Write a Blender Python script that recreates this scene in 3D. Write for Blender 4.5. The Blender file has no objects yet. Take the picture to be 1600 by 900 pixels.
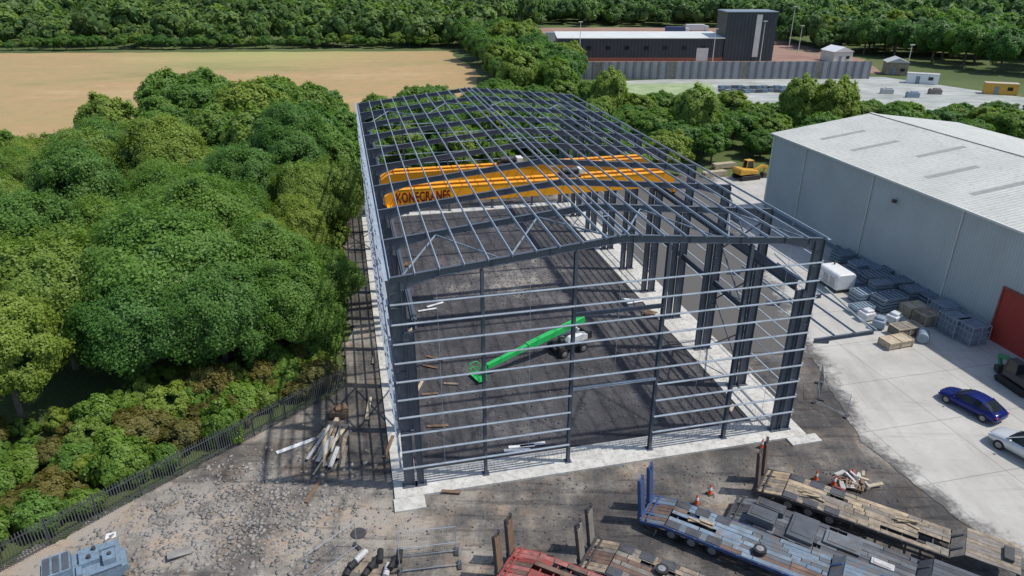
import bpy, math, random, bmesh
import numpy as np
from mathutils import Vector, Matrix
from mathutils.geometry import tessellate_polygon
R=math.radians
rnd=random.Random(11)
C=bpy.context.scene.collection
HC=32.0; PT=R(25); FP=1100.0
def G(px,py,z=0.0):
    x=(px-800)/FP; y=(py-450)/FP
    fw=math.cos(PT)-math.sin(PT)*y; dn=math.sin(PT)+math.cos(PT)*y
    t=(HC-z)/dn
    return Vector((x*t,fw*t,z))
# ------------------------------------------------------------ materials
class NT:
    def __init__(s,name):
        s.m=bpy.data.materials.new(name); s.m.use_nodes=True
        s.t=s.m.node_tree; s.b=s.t.nodes['Principled BSDF']
    def n(s,ty,**k):
        x=s.t.nodes.new(ty)
        for a,b in k.items(): setattr(x,a,b)
        return x
    def l(s,a,b): s.t.links.new(a,b)
    def obj(s): return s.n('ShaderNodeTexCoord').outputs['Object']
    def pos(s): return s.n('ShaderNodeNewGeometry').outputs['Position']
    def noise(s,vec,scale,detail=4,rough=.55):
        x=s.n('ShaderNodeTexNoise'); x.inputs['Scale'].default_value=scale; x.inputs['Detail'].default_value=detail
        x.inputs['Roughness'].default_value=rough; s.l(vec,x.inputs['Vector']); return x.outputs['Fac']
    def ramp(s,f,stops):
        x=s.n('ShaderNodeValToRGB'); e=x.color_ramp.elements
        while len(e)<len(stops): e.new(.5)
        for i,(p,c) in enumerate(stops):
            e[i].position=p; c=c if hasattr(c,'__len__') else (c,c,c); e[i].color=(*c[:3],1)
        s.l(f,x.inputs[0]); return x.outputs[0]
    def mix(s,f,a,b,mode='MIX'):
        x=s.n('ShaderNodeMix',data_type='RGBA',blend_type=mode)
        for v,k in ((f,0),(a,6),(b,7)):
            if isinstance(v,(int,float)): x.inputs[k].default_value=v if k==0 else (v,v,v,1)
            elif isinstance(v,tuple): x.inputs[k].default_value=(*v[:3],1)
            else: s.l(v,x.inputs[k])
        return x.outputs[2]
    def math(s,op,a,b=0.0):
        x=s.n('ShaderNodeMath',operation=op)
        for i,v in enumerate((a,b)):
            if isinstance(v,(int,float)): x.inputs[i].default_value=v
            else: s.l(v,x.inputs[i])
        return x.outputs[0]
    def scale(s,vec,sc,rz=0):
        x=s.n('ShaderNodeMapping'); x.inputs['Scale'].default_value=sc; x.inputs['Rotation'].default_value=(0,0,rz); s.l(vec,x.inputs['Vector']); return x.outputs[0]
    def dist(s,vec,p,r):
        x=s.n('ShaderNodeVectorMath',operation='DISTANCE'); s.l(vec,x.inputs[0]); x.inputs[1].default_value=p
        return s.ramp(s.math('DIVIDE',x.outputs['Value'],r),[(0,1),(1,0)])
    def bump(s,h,st=.3,d=.05):
        x=s.n('ShaderNodeBump'); x.inputs['Strength'].default_value=st; x.inputs['Distance'].default_value=d
        s.l(h,x.inputs['Height']); s.l(x.outputs[0],s.b.inputs['Normal'])
    def fin(s,col,rough=.7,metal=0,spec=.5):
        if isinstance(col,tuple): s.b.inputs['Base Color'].default_value=(*col[:3],1)
        else: s.l(col,s.b.inputs['Base Color'])
        if isinstance(rough,(int,float)): s.b.inputs['Roughness'].default_value=rough
        else: s.l(rough,s.b.inputs['Roughness'])
        s.b.inputs['Metallic'].default_value=metal; s.b.inputs['Specular IOR Level'].default_value=spec
        return s.m
def mul(c,k): return tuple(min(1,v*k) for v in c)
def mat(name,col,rough=.6,metal=0,var=.22,scale=2.0,bump=0,col2=None,dirt=0,dcol=(.13,.10,.075)):
    s=NT(name); o=s.obj()
    f=s.ramp(s.noise(o,scale,6,.65),[(.3,0),(.7,1)])
    c=s.mix(f,mul(col,1-var),col2 if col2 else mul(col,1+var))
    if dirt:
        d=s.ramp(s.noise(o,scale*2.7+.5,8,.75),[(.48,0),(.62,1)])
        c=s.mix(s.math('MULTIPLY',d,dirt),c,dcol)
    if bump: s.bump(s.noise(o,scale*8,5),bump,.03)
    return s.fin(c,rough,metal)
def clad(name,col,axis,period,rough=.45,bump=.6,dirt=.25,dark=.82):
    s=NT(name); o=s.obj()
    w=s.n('ShaderNodeTexWave',wave_type='BANDS',bands_direction=axis,wave_profile='SIN'); s.l(o,w.inputs['Vector'])
    w.inputs['Scale'].default_value=math.pi*2/20/period
    r=s.ramp(w.outputs['Fac'],[(.35,0),(.65,1)])
    big=s.ramp(s.noise(o,.25,5),[(.3,0),(.7,1)])
    c=s.mix(big,mul(col,.9),mul(col,1.06))
    c=s.mix(r,s.mix(1.0,c,(dark,dark,dark),'MULTIPLY'),c)
    st=s.ramp(s.noise(s.scale(o,(1.5,1.5,.12)),1.5,6,.7),[(.5,0),(.75,1)])
    c=s.mix(s.math('MULTIPLY',st,dirt),c,(.16,.15,.13))
    s.bump(r,bump,.04)
    return s.fin(c,rough)
M={}
M['steel']=mat('painted_steel',(.088,.104,.135),.45,0,.15,1.2,dirt=.10)
M['galv']=mat('galvanised_steel',(.38,.43,.49),.45,.2,.2,1.0)
M['galv_dark']=mat('weathered_galvanised',(.10,.11,.12),.5,.3,.2,2)
M['orange']=mat('orange_crane_paint',(1.0,.40,.012),.42,0,.05,1)
M['darkred']=mat('red_lettering',(.16,.008,.006),.5,0,.05,1)
M['green']=mat('green_lift_paint',(.03,.50,.12),.4,0,.1,2)
M['dullgreen']=mat('dull_green_paint',(.02,.22,.10),.5,0,.2,2,dirt=.3)
M['white']=mat('white_paint',(.74,.75,.75),.45,0,.06,1,dirt=.2)
M['offwhite']=mat('grubby_white',(.5,.5,.49),.6,0,.15,2,dirt=.3)
M['black']=mat('black_rubber',(.022,.022,.024),.75,0,.3,4)
M['darkm']=mat('dark_machine_metal',(.055,.055,.06),.55,.1,.3,3,dirt=.35)
M['rim']=mat('wheel_rim_grey',(.3,.3,.31),.5,.3,.2,4,dirt=.3)
M['glass']=mat('dark_glass',(.015,.02,.025),.08,0,.1,1)
M['bluecar']=mat('deep_blue_car_paint',(.010,.018,.15),.18,.3,.08,1)
M['silvercar']=mat('silver_car_paint',(.62,.64,.66),.22,.25,.05,1)
M['lampred']=mat('red_lamp_lens',(.4,.01,.01),.3,0,.05,1)
M['lampwhite']=mat('clear_lamp_lens',(.7,.7,.68),.15,0,.05,1)
M['wood']=mat('weathered_timber',(.30,.245,.18),.8,0,.45,1.0,dirt=.75,bump=.3)
M['wood2']=mat('grey_weathered_timber',(.22,.20,.175),.85,0,.35,.9,dirt=.7,bump=.3)
M['wood3']=mat('tan_timber',(.42,.33,.22),.8,0,.3,.9,dirt=.6)
M['rustdeck']=mat('rusty_deck_steel',(.16,.10,.075),.8,0,.45,.9,dirt=.7,dcol=(.07,.065,.065))
M['palewood']=mat('pale_timber',(.50,.42,.30),.8,0,.25,1.5,dirt=.3)
M['rustwood']=mat('brown_timber',(.19,.12,.075),.8,0,.35,2,dirt=.3)
M['greydeck']=mat('grey_worn_deck',(.13,.15,.17),.7,0,.4,.8,dirt=.6)
M['darkdeck']=mat('dark_oily_deck',(.055,.062,.075),.6,0,.4,.8,dirt=.5)
M['bluedeck']=mat('worn_blue_deck',(.12,.21,.31),.7,0,.35,.5,dirt=.75,col2=(.25,.33,.40),dcol=(.17,.13,.10))
M['bluegrime']=mat('grimy_blue_deck',(.11,.14,.17),.75,0,.4,.6,dirt=.95,dcol=(.15,.11,.085))
M['blue']=mat('blue_trailer_paint',(.035,.08,.22),.5,0,.25,1.5,dirt=.6)
M['red']=mat('red_trailer_paint',(.30,.055,.05),.6,0,.3,1,dirt=.6)
M['pinkred']=mat('faded_red_deck',(.38,.14,.13),.7,0,.3,.6,dirt=.7)
M['yellow']=mat('yellow_machine_paint',(.62,.34,.03),.5,0,.15,2,dirt=.45)
M['hazard']=mat('hazard_orange',(.85,.12,.02),.5,0,.1,3)
M['bluegrey']=mat('blue_grey_machine',(.17,.25,.33),.55,0,.2,2,dirt=.5)
M['slate']=mat('slate_grey_coating',(.19,.24,.29),.5,0,.25,1.5,dirt=.2)
M['slate2']=mat('blue_slate_coating',(.24,.31,.38),.45,0,.2,1.5,dirt=.15)
M['charcoal']=mat('charcoal_coating',(.08,.09,.105),.5,0,.25,1.5,dirt=.2)
M['plastic']=mat('wrapped_plastic',(.62,.64,.65),.3,0,.2,4)
M['door']=clad('red_roller_door',(.44,.05,.035),'Z',.14,.5,.5,.2)
M['wallclad']=clad('grey_wall_cladding',(.46,.52,.53),'Y',.33,.5,.4,.15,.9)
M['roofclad']=clad('pale_roof_cladding',(.57,.575,.52),'Y',.5,.55,.5,.55,.84)
M['rooflight']=mat('aged_rooflight',(.30,.30,.275),.5,0,.15,2)
M['darkclad']=clad('dark_blue_cladding',(.040,.055,.066),'X',1.2,.5,.4,.1,.7)
M['paleclad']=mat('pale_panel',(.62,.64,.60),.5,0,.1,.3)
M['brick']=mat('red_brick_base',(.28,.10,.065),.8,0,.2,1)
M['fencepanel']=clad('grey_board_fence',(.30,.295,.31),'X',2.4,.7,.3,.4,.65)
M['conc']=mat('cast_concrete',(.56,.55,.51),.85,0,.18,.8,bump=.25,dirt=.6,dcol=(.27,.25,.22))
M['bark']=mat('tree_bark',(.12,.10,.08),.9,0,.3,3,bump=.5)
M['stone']=mat('rubble_stone',(.25,.235,.22),.9,0,.4,.7)
M['darkstone']=mat('dark_gravel_stone',(.088,.086,.092),.9,0,.4,.9)
def leafmat(name,dk,lt):
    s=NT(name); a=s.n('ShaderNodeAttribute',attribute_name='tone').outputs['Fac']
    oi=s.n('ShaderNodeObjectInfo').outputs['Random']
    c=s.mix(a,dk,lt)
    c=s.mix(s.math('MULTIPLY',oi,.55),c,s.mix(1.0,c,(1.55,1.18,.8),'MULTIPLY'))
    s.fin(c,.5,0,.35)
    tr=s.n('ShaderNodeBsdfTranslucent'); s.l(s.mix(1.0,c,(1.3,1.5,.6),'MULTIPLY'),tr.inputs[0])
    mx=s.n('ShaderNodeMixShader'); mx.inputs[0].default_value=.42
    s.l(s.b.outputs[0],mx.inputs[1]); s.l(tr.outputs[0],mx.inputs[2])
    s.l(mx.outputs[0],s.t.nodes['Material Output'].inputs[0]); return s.m
LM={'dark':leafmat('dark_foliage',(.055,.130,.032),(.130,.275,.062)),
    'mid':leafmat('mid_foliage',(.074,.150,.030),(.190,.340,.066)),
    'light':leafmat('yellow_green_foliage',(.100,.170,.032),(.255,.375,.080)),
    'brown':leafmat('bramble_foliage',(.085,.100,.028),(.220,.215,.070)),
    'far':leafmat('distant_foliage',(.058,.118,.040),(.175,.290,.082))}
LM['core']=mat('light_block_core',(.040,.092,.022),.95,0,.3,1)  # dark solid core added inside crowns to stop light passing through
# ------------------------------------------------------------ mesh builder
class MB:
    def __init__(s): s.v=[];s.f=[];s.mi=[];s.m=0
    def add(s,vs,fs):
        b=len(s.v); s.v+= [tuple(v) for v in vs]
        for f in fs: s.f.append(tuple(b+i for i in f)); s.mi.append(s.m)
        return s
    def box(s,c,z,rz=0):
        hx,hy,hz=z[0]/2,z[1]/2,z[2]/2
        vs=[Vector((x*hx,y*hy,w*hz)) for x in(-1,1) for y in(-1,1) for w in(-1,1)]
        if rz: m=Matrix.Rotation(rz,3,'Z'); vs=[m@v for v in vs]
        c=Vector(c)
        return s.add([v+c for v in vs],[(0,1,3,2),(4,6,7,5),(0,4,5,1),(2,3,7,6),(0,2,6,4),(1,5,7,3)])
    def beam(s,p0,p1,w,h,up=(0,0,1),off=(0,0)):
        p0=Vector(p0);p1=Vector(p1);d=(p1-p0).normalized();up=Vector(up)
        if abs(d.dot(up))>.99: up=Vector((0,1,0)) if abs(d.y)<.9 else Vector((1,0,0))
        sd=d.cross(up).normalized(); up=sd.cross(d).normalized()
        vs=[]
        for p in(p0,p1):
            for a,b in((-1,-1),(1,-1),(1,1),(-1,1)): vs.append(p+sd*(a*w/2+off[0])+up*(b*h/2+off[1]))
        return s.add(vs,[(0,1,2,3),(7,6,5,4),(0,4,5,1),(1,5,6,2),(2,6,7,3),(3,7,4,0)])
    def ib(s,p0,p1,dep,fl,tf=.03,tw=.02,up=(0,0,1)):
        s.beam(p0,p1,tw,dep-2*tf,up); s.beam(p0,p1,fl,tf,up,(0,dep/2-tf/2)); s.beam(p0,p1,fl,tf,up,(0,-dep/2+tf/2)); return s
    def zb(s,p0,p1,dep,fl,up=(0,0,1),t=.015):
        s.beam(p0,p1,t,dep-2*t,up); s.beam(p0,p1,fl,t,up,(fl/2-t/2,dep/2-t/2)); s.beam(p0,p1,fl,t,up,(-fl/2+t/2,-dep/2+t/2)); return s
    def cyl(s,p0,p1,r0,r1=None,n=12):
        r1=r0 if r1 is None else r1
        p0=Vector(p0);p1=Vector(p1);d=(p1-p0).normalized();a=Vector((0,0,1)) if abs(d.z)<.9 else Vector((1,0,0))
        u=d.cross(a).normalized();w=d.cross(u)
        vs=[]
        for p,r in((p0,r0),(p1,r1)):
            for i in range(n): t=2*math.pi*i/n; vs.append(p+u*(r*math.cos(t))+w*(r*math.sin(t)))
        fs=[(i,(i+1)%n,n+(i+1)%n,n+i) for i in range(n)]+[tuple(range(n-1,-1,-1)),tuple(range(n,2*n))]
        return s.add(vs,fs)
    def prism(s,pts,y0,y1,ax='y'):
        n=len(pts)
        def q(p,y): return (p[0],y,p[1]) if ax=='y' else ((y,p[0],p[1]) if ax=='x' else (p[0],p[1],y))
        return s.add([q(p,y0) for p in pts]+[q(p,y1) for p in pts],[(i,(i+1)%n,n+(i+1)%n,n+i) for i in range(n)]+[tuple(range(n-1,-1,-1)),tuple(range(n,2*n))])
    def loft(s,rings):
        n=len(rings[0]); vs=[p for r in rings for p in r]; fs=[]
        for k in range(len(rings)-1):
            for i in range(n): fs.append((k*n+i,k*n+(i+1)%n,(k+1)*n+(i+1)%n,(k+1)*n+i))
        fs.append(tuple(range(n-1,-1,-1))); fs.append(tuple((len(rings)-1)*n+i for i in range(n)))
        return s.add(vs,fs)
    def build(s,name,mats,parent=None,bevel=0,smooth=True,sub=0):
        me=bpy.data.meshes.new(name); me.from_pydata(s.v,[],s.f)
        if not isinstance(mats,(list,tuple)): mats=[mats]
        for m in mats: me.materials.append(M[m] if isinstance(m,str) else m)
        if len(mats)>1: me.polygons.foreach_set('material_index',s.mi)
        bm=bmesh.new(); bm.from_mesh(me); bmesh.ops.recalc_face_normals(bm,faces=bm.faces); bm.to_mesh(me); bm.free()
        if smooth:
            me.polygons.foreach_set('use_smooth',[True]*len(me.polygons))
            if not sub: me.set_sharp_from_angle(angle=R(38))
        o=bpy.data.objects.new(name,me); C.objects.link(o); o.parent=parent
        if bevel:
            b=o.modifiers.new('bevel','BEVEL'); b.width=bevel; b.segments=2; b.limit_method='ANGLE'
        if sub:
            b=o.modifiers.new('subsurf','SUBSURF'); b.levels=sub; b.render_levels=sub
        return o
def tag(o,label,cat,group=None):
    o['label']=label;o['category']=cat
    if group:o['group']=group
    return o
def thing(name,label,cat,loc=(0,0,0),rz=0,group=None):
    o=bpy.data.objects.new(name,None); C.objects.link(o); o.location=loc; o.rotation_euler=(0,0,rz); o.empty_display_size=.2
    return tag(o,label,cat,group)
def struct(o): o['kind']='structure'; return o
def stuff(o): o['kind']='stuff'; return o
def inst(me,name,parent,loc=(0,0,0),rz=0):
    o=bpy.data.objects.new(name,me); C.objects.link(o); o.parent=parent; o.location=loc; o.rotation_euler=(0,0,rz); return o
def npmesh(name,v,q,mats,mi=None,tone=None):
    me=bpy.data.meshes.new(name); me.vertices.add(len(v)); me.vertices.foreach_set('co',np.asarray(v,dtype=np.float32).ravel())
    me.loops.add(len(q)*4); me.loops.foreach_set('vertex_index',np.asarray(q,dtype=np.int32).ravel())
    me.polygons.add(len(q)); me.polygons.foreach_set('loop_start',np.arange(0,len(q)*4,4,dtype=np.int32))
    for m in mats: me.materials.append(m)
    if mi is not None:
        me.polygons.foreach_set('material_index',np.asarray(mi,dtype=np.int32)); me.polygons.foreach_set('use_smooth',np.asarray(mi)==1)
    if tone is not None:
        a=me.attributes.new('tone','FLOAT','POINT'); a.data.foreach_set('value',np.asarray(tone,dtype=np.float32))
    me.update(calc_edges=True); return me
# ------------------------------------------------------------ vegetation
def cubesphere():
    vs={};q=[]
    def idx(p):
        p=tuple(p)
        if p not in vs: vs[p]=len(vs)
        return vs[p]
    for ax in range(3):
        for sg in(-1,1):
            for i in(-2,-1,0,1):
                for j in(-2,-1,0,1):
                    c=[]
                    for a,b in((i,j),(i+1,j),(i+1,j+1),(i,j+1)):
                        p=[0,0,0];p[ax]=2*sg;p[(ax+1)%3]=a;p[(ax+2)%3]=b;c.append(idx(p))
                    q.append(c if sg>0 else c[::-1])
    v=np.array(list(vs.keys()),float); v/=np.linalg.norm(v,axis=1)[:,None]; return v,np.array(q)
CSV,CSQ=cubesphere()
def unit(g,n):
    d=g.normal(size=(n,3)); return d/np.linalg.norm(d,axis=1)[:,None]
def crown(seed,rx,rz,zc,nlobe,npuff,nleaf,size,low=-.35,core=.64):
    g=np.random.default_rng(seed)
    dl=unit(g,nlobe*5); dl=dl[dl[:,2]>low][:nlobe]; nl=len(dl)
    for _ in range(12):
        f=np.zeros_like(dl)
        for i in range(nl):
            w=dl[i]-dl; r=np.sum(w*w,1)+.05; f[i]=np.sum(w/(r**1.5)[:,None],0)
        dl=dl+.02*f; dl[:,2]=np.maximum(dl[:,2],low); dl/=np.linalg.norm(dl,axis=1)[:,None]
    Rl=rx*g.uniform(.24,.48,nl); sc=np.array([1,1,rz/rx])
    ext=rx*g.uniform(.80,1.12,nl)
    lc=dl*np.maximum(ext-Rl,.2)[:,None]*sc+np.array([0,0,zc]); lt=g.uniform(0,1,nl)
    kl=g.choice(nl,npuff,p=Rl**2/np.sum(Rl**2)); e=unit(g,npuff)
    bad=np.sum(e*dl[kl],1)<-.15; e[bad]=-e[bad]; e[:,2]=np.where(g.uniform(size=npuff)<.6,np.abs(e[:,2]),e[:,2])
    pr=rx*g.uniform(.06,.15,npuff); cen=lc[kl]+e*(Rl[kl]*g.uniform(.78,1.04,npuff))[:,None]; pt=.5*g.uniform(0,1,npuff)+.5*lt[kl]
    # a share of the leaves covers the lobes themselves and the inner canopy
    E=np.vstack([e,dl]); CEN=np.vstack([cen,lc]); PR=np.concatenate([pr,Rl*.86]); PTt=np.concatenate([pt,lt*.6]); DL=np.vstack([dl[kl],dl])
    w1=pr**2/np.sum(pr**2)*.66; w2=Rl**2/np.sum(Rl**2)*.34; k=g.choice(npuff+nl,nleaf,p=np.concatenate([w1,w2])/np.sum(np.concatenate([w1,w2]))); isl=k>=npuff
    h=unit(g,nleaf); fl=np.sum(h*E[k],1)<-.2; h[fl]=-h[fl]
    rr=np.where(isl,g.uniform(.86,1.06,nleaf),g.uniform(.4,1.45,nleaf))
    pos=CEN[k]+h*(PR[k]*rr)[:,None]
    nm=h*.35+E[k]*.4+DL[k]*.35+g.normal(size=(nleaf,3))*.36+np.array([0,0,.25]); nm/=np.linalg.norm(nm,axis=1)[:,None]
    t=np.cross(nm,g.normal(size=(nleaf,3))); t/=np.linalg.norm(t,axis=1)[:,None]; b=np.cross(nm,t)
    s=(size*g.uniform(.5,1.4,nleaf)*np.where(isl,1.25,1))[:,None]
    v=np.stack([pos-t*s,pos-b*s*.62,pos+t*s,pos+b*s*.62],1).reshape(-1,3); q=np.arange(nleaf*4).reshape(-1,4)
    tone=np.clip(.30*PTt[k]+.35*g.uniform(0,1,nleaf)+.3*np.clip((pos[:,2]-zc)/rz*.5+.5,0,1)+.02,0,1); tone=np.repeat(tone,4)  # shade painted in: leaf colour darkens low down and on the inner lobes
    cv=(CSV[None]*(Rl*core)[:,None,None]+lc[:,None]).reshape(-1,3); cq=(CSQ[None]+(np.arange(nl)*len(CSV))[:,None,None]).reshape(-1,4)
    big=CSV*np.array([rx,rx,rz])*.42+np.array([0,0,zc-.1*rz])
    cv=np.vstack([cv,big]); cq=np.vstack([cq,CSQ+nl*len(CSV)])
    return np.vstack([v,cv]),np.vstack([q,cq+len(v)]),np.concatenate([np.zeros(len(q),int),np.ones(len(cq),int)]),np.concatenate([tone,np.zeros(len(cv))])
def trunk_mesh(name,h,r,seed):
    g=random.Random(seed); b=MB(); b.cyl((0,0,-.1),(0.1,0,h*.5),r,r*.75,9); b.cyl((0.1,0,h*.48),(0,.1,h*.95),r*.75,r*.3,8)
    for i in range(5):
        a=g.uniform(0,6.3); z=h*g.uniform(.35,.6); e=g.uniform(.25,.42)*h
        b.cyl((0.08,0,z),(math.cos(a)*e,math.sin(a)*e,z+h*.3),r*.4,r*.12,6)
    o=b.build(name,'bark'); me=o.data; bpy.data.objects.remove(o); return me
NEAR=[];FAR=[]
for i,(kd,rx,rz,zc) in enumerate([('dark',5.4,4.6,6.0),('mid',4.8,5.4,6.6),('light',4.4,5.6,7.0),('mid',5.7,4.4,5.8),('dark',4.6,5.8,6.8),('light',5.2,4.6,6.0)]):
    V,Q,mi,tn=crown(100+i,rx,rz,zc,24,320,56000,.102)
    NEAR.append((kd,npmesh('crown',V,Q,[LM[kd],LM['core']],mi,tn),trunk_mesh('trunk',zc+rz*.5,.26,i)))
for i,(kd,rx,rz,zc) in enumerate([('dark',4.6,4.0,5.6),('mid',4.3,4.3,5.8),('light',4.2,4.4,5.9),('dark',5.0,3.8,5.2),('mid',4.6,4.6,5.8)]):
    V,Q,mi,tn=crown(200+i,rx,rz,zc,14,110,12000,.20)
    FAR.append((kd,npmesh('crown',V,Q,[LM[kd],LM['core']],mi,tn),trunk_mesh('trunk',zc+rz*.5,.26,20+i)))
KT={'dark':'dark green','mid':'mid green','light':'yellow green'}
def tree(p,kind,sc,zone,group,hz=1.0):
    if abs(p[0])>.74*(.906*p[1]+12)+5: return
    kd,cm,tm=kind
    o=thing('broadleaf_tree',KT[kd]+' tree '+zone,'tree',(p[0],p[1],-.05),rnd.uniform(0,6.28),KT[kd]+' '+group)
    o.scale=(sc*rnd.uniform(.9,1.15),sc*rnd.uniform(.9,1.15),sc*hz); inst(tm,'trunk',o); inst(cm,'crown',o); return o
def inpoly(x,y,P):
    c=False;j=len(P)-1
    for i in range(len(P)):
        if (P[i][1]>y)!=(P[j][1]>y) and x<(P[j][0]-P[i][0])*(y-P[i][1])/(P[j][1]-P[i][1])+P[i][0]: c=not c
        j=i
    return c
def scatter(P,sp,tries=6000):
    xs=[p[0] for p in P];ys=[p[1] for p in P];out=[]
    for _ in range(tries):
        x=rnd.uniform(min(xs),max(xs));y=rnd.uniform(min(ys),max(ys))
        if not inpoly(x,y,P):continue
        if all((x-a)**2+(y-b)**2>sp*sp for a,b in out): out.append((x,y))
    return out
FENCE=[(-44,12.5),(-29.5,29.8),(-13.8,49.0)]
FEDGE=FENCE+[(-15.6,62),(-27,106)]
W1=[(-17.0,54.5),(-21,51.5),(-28,47),(-36,41),(-46,36),(-62,62),(-80,86),(-72,112),(-66,146),(-40,149),(-30,130),(-26.4,105),(-19.5,72)]
for x,y in scatter(W1,5.4):
    if y<62: k=rnd.choice(NEAR); z='at the near edge of the wood behind the palisade fence'; g='trees at the near edge of the wood'
    elif y<100: k=rnd.choice(NEAR); z='in the middle of the wood left of the steel frame'; g='trees in the middle of the wood'
    else: k=rnd.choice(FAR); z='at the back of the left wood against the field'; g='trees at the back of the wood'
    s=rnd.choice([rnd.uniform(.6,.8),rnd.uniform(.85,1.1),rnd.uniform(1.05,1.3)])
    edge=np.interp(y,[54,72,105],[-17,-19.5,-26.4])
    if x>edge-4: s=min(s,.88)
    if y<52: s=min(s,.95)
    tree((x,y),k,s,z,g,rnd.uniform(.88,1.12))
W2=[(-26,108),(8,111),(18,108),(34,118),(60,120),(112,132),(112,148),(62,150),(42,152),(8,160),(-8,166),(-32,150)]
for x,y in scatter(W2,5.7):
    s=rnd.uniform(.62,1.0) if x<20 else rnd.uniform(.66,.95)
    tree((x,y),rnd.choice(FAR),s,'in the belt directly behind the steel frame' if x<22 else 'in the belt behind the pale roofed warehouse','trees in the belt behind the buildings '+('left' if x<22 else 'right'),.9 if x<20 else .78)
for x,y in((56,140),(62,138),(33,128),(20,150)):
    tree((x,y),FAR[2],1.02,'standing taller than the rest of the tree belt','taller trees in the belt',1.15)
W3=[(-2,170),(12,168),(16,210),(10,250),(-4,300),(-22,300),(-5,225)]
for x,y in scatter(W3,7): tree((x,y),rnd.choice(FAR),rnd.uniform(.8,1.3),'in the thick hedgerow running away beside the field','hedgerow trees beside the field')
for i in range(40):
    x=-225+i*5.1+rnd.uniform(-1,1); y=287+i*.3+rnd.uniform(-2,2)
    tree((x,y),rnd.choice(FAR),rnd.uniform(.45,.85),'in the low hedge along the far field edge','far field hedge trees',.8)
W5=[(120,300),(132,262),(158,222),(190,205),(225,215),(215,250),(160,275),(140,310)]
for x,y in scatter(W5,10): tree((x,y),rnd.choice(FAR),rnd.uniform(1.2,1.7),'in the right-hand wood beyond the board fence','trees of the right-hand wood')
lo=[crown(300+i,5.5,4.8,5.6,8,26,620,.62,core=.8) for i in range(5)]
def wood(name,pts,label):
    Vs=[];Qs=[];Ms=[];Ts=[];b=0
    for (x,y) in pts:
        V,Q,mi,tn=lo[rnd.randrange(5)]; a=rnd.uniform(0,6.28);s=rnd.choice([rnd.uniform(.6,1.0),rnd.uniform(.9,1.6)]);c,sn=math.cos(a)*s,math.sin(a)*s
        W_=np.empty_like(V);W_[:,0]=V[:,0]*c-V[:,1]*sn+x;W_[:,1]=V[:,0]*sn+V[:,1]*c+y;W_[:,2]=V[:,2]*s*rnd.uniform(.85,1.1)
        Vs.append(W_);Qs.append(Q+b);Ms.append(mi);Ts.append(np.clip(tn*rnd.uniform(.4,1.6)+rnd.uniform(-.1,.15),0,1.3));b+=len(V)
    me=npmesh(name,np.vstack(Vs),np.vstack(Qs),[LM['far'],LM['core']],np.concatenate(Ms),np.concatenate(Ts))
    o=inst(me,name,None); stuff(o); tag(o,label,'wood'); return o
def rowpts(fn,x0,x1,y0,y1,sp):
    out=[];y=y0
    while y<y1:
        x=x0
        while x<x1:
            X=x+rnd.uniform(-.45,.45)*sp;Y=y+rnd.uniform(-.45,.45)*sp
            if abs(X)<.76*(.906*Y+14)+15 and fn(X,Y): out.append((X,Y))
            x+=sp
        y+=sp*.9
    return out
clr=[[(-190,322),(-60,330),(-60,352),(-190,344)],[(-260,372),(-150,380),(-150,396),(-260,390)],[(-40,400),(40,396),(40,410),(-40,414)],[(130,330),(230,318),(240,330),(135,345)]]
nc=lambda x,y: not any(inpoly(x,y,c) for c in clr)
wood('distant_wood',rowpts(lambda x,y:nc(x,y) and y>298,-330,-8,298,520,8.5),'distant mixed wood filling the upper left beyond the far field hedge')
wood('distant_wood',rowpts(lambda x,y:nc(x,y) and ((y>392 and x<120) or (x>=112 and y>285-(x-112)*.45)),-8,340,230,520,8.5),'distant mixed wood filling the upper right behind the dark tower building')
SH=[]
for i,kd in enumerate(['brown','light','mid','mid']):
    V,Q,mi,tn=crown(400+i,1.5,1.1,.75,10,60,9000,.078,low=-.1,core=.55)
    SH.append((kd,npmesh('shrub',V,Q,[LM[kd],LM['core']],mi,tn)))
KS={'brown':'olive brown bramble bush','light':'yellow green bush','mid':'mid green bush'}
SB=[(-30.5,31.0),(-15.0,50.0),(-17,55),(-22,53),(-29,48),(-37,42),(-44,37),(-34,28)]
for x,y in scatter(SB,1.6,6000):
    kd,me=rnd.choice(SH); s=rnd.uniform(.55,1.45)
    o=inst(me,'bush',None,(x,y,0),rnd.uniform(0,6.28)); o.scale=(s,s*rnd.uniform(.8,1.3),s*rnd.uniform(.7,1.3))
    tag(o,KS[kd]+' in the scrub strip behind the palisade fence','bush',KS[kd]+' scrub behind palisade fence')
for i in range(34):
    f=i/34; x=-16.9-10*f+rnd.uniform(-1,.2); y=54+52*f; kd,me=rnd.choice(SH[1:]); s=rnd.uniform(.9,1.6)
    o=inst(me,'bush',None,(x,y,0),rnd.uniform(0,6.28)); o.scale=(s,s,s)
    tag(o,KS[kd]+' at the wood edge along the left side of the steel frame','bush',KS[kd]+' row along frame')
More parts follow.
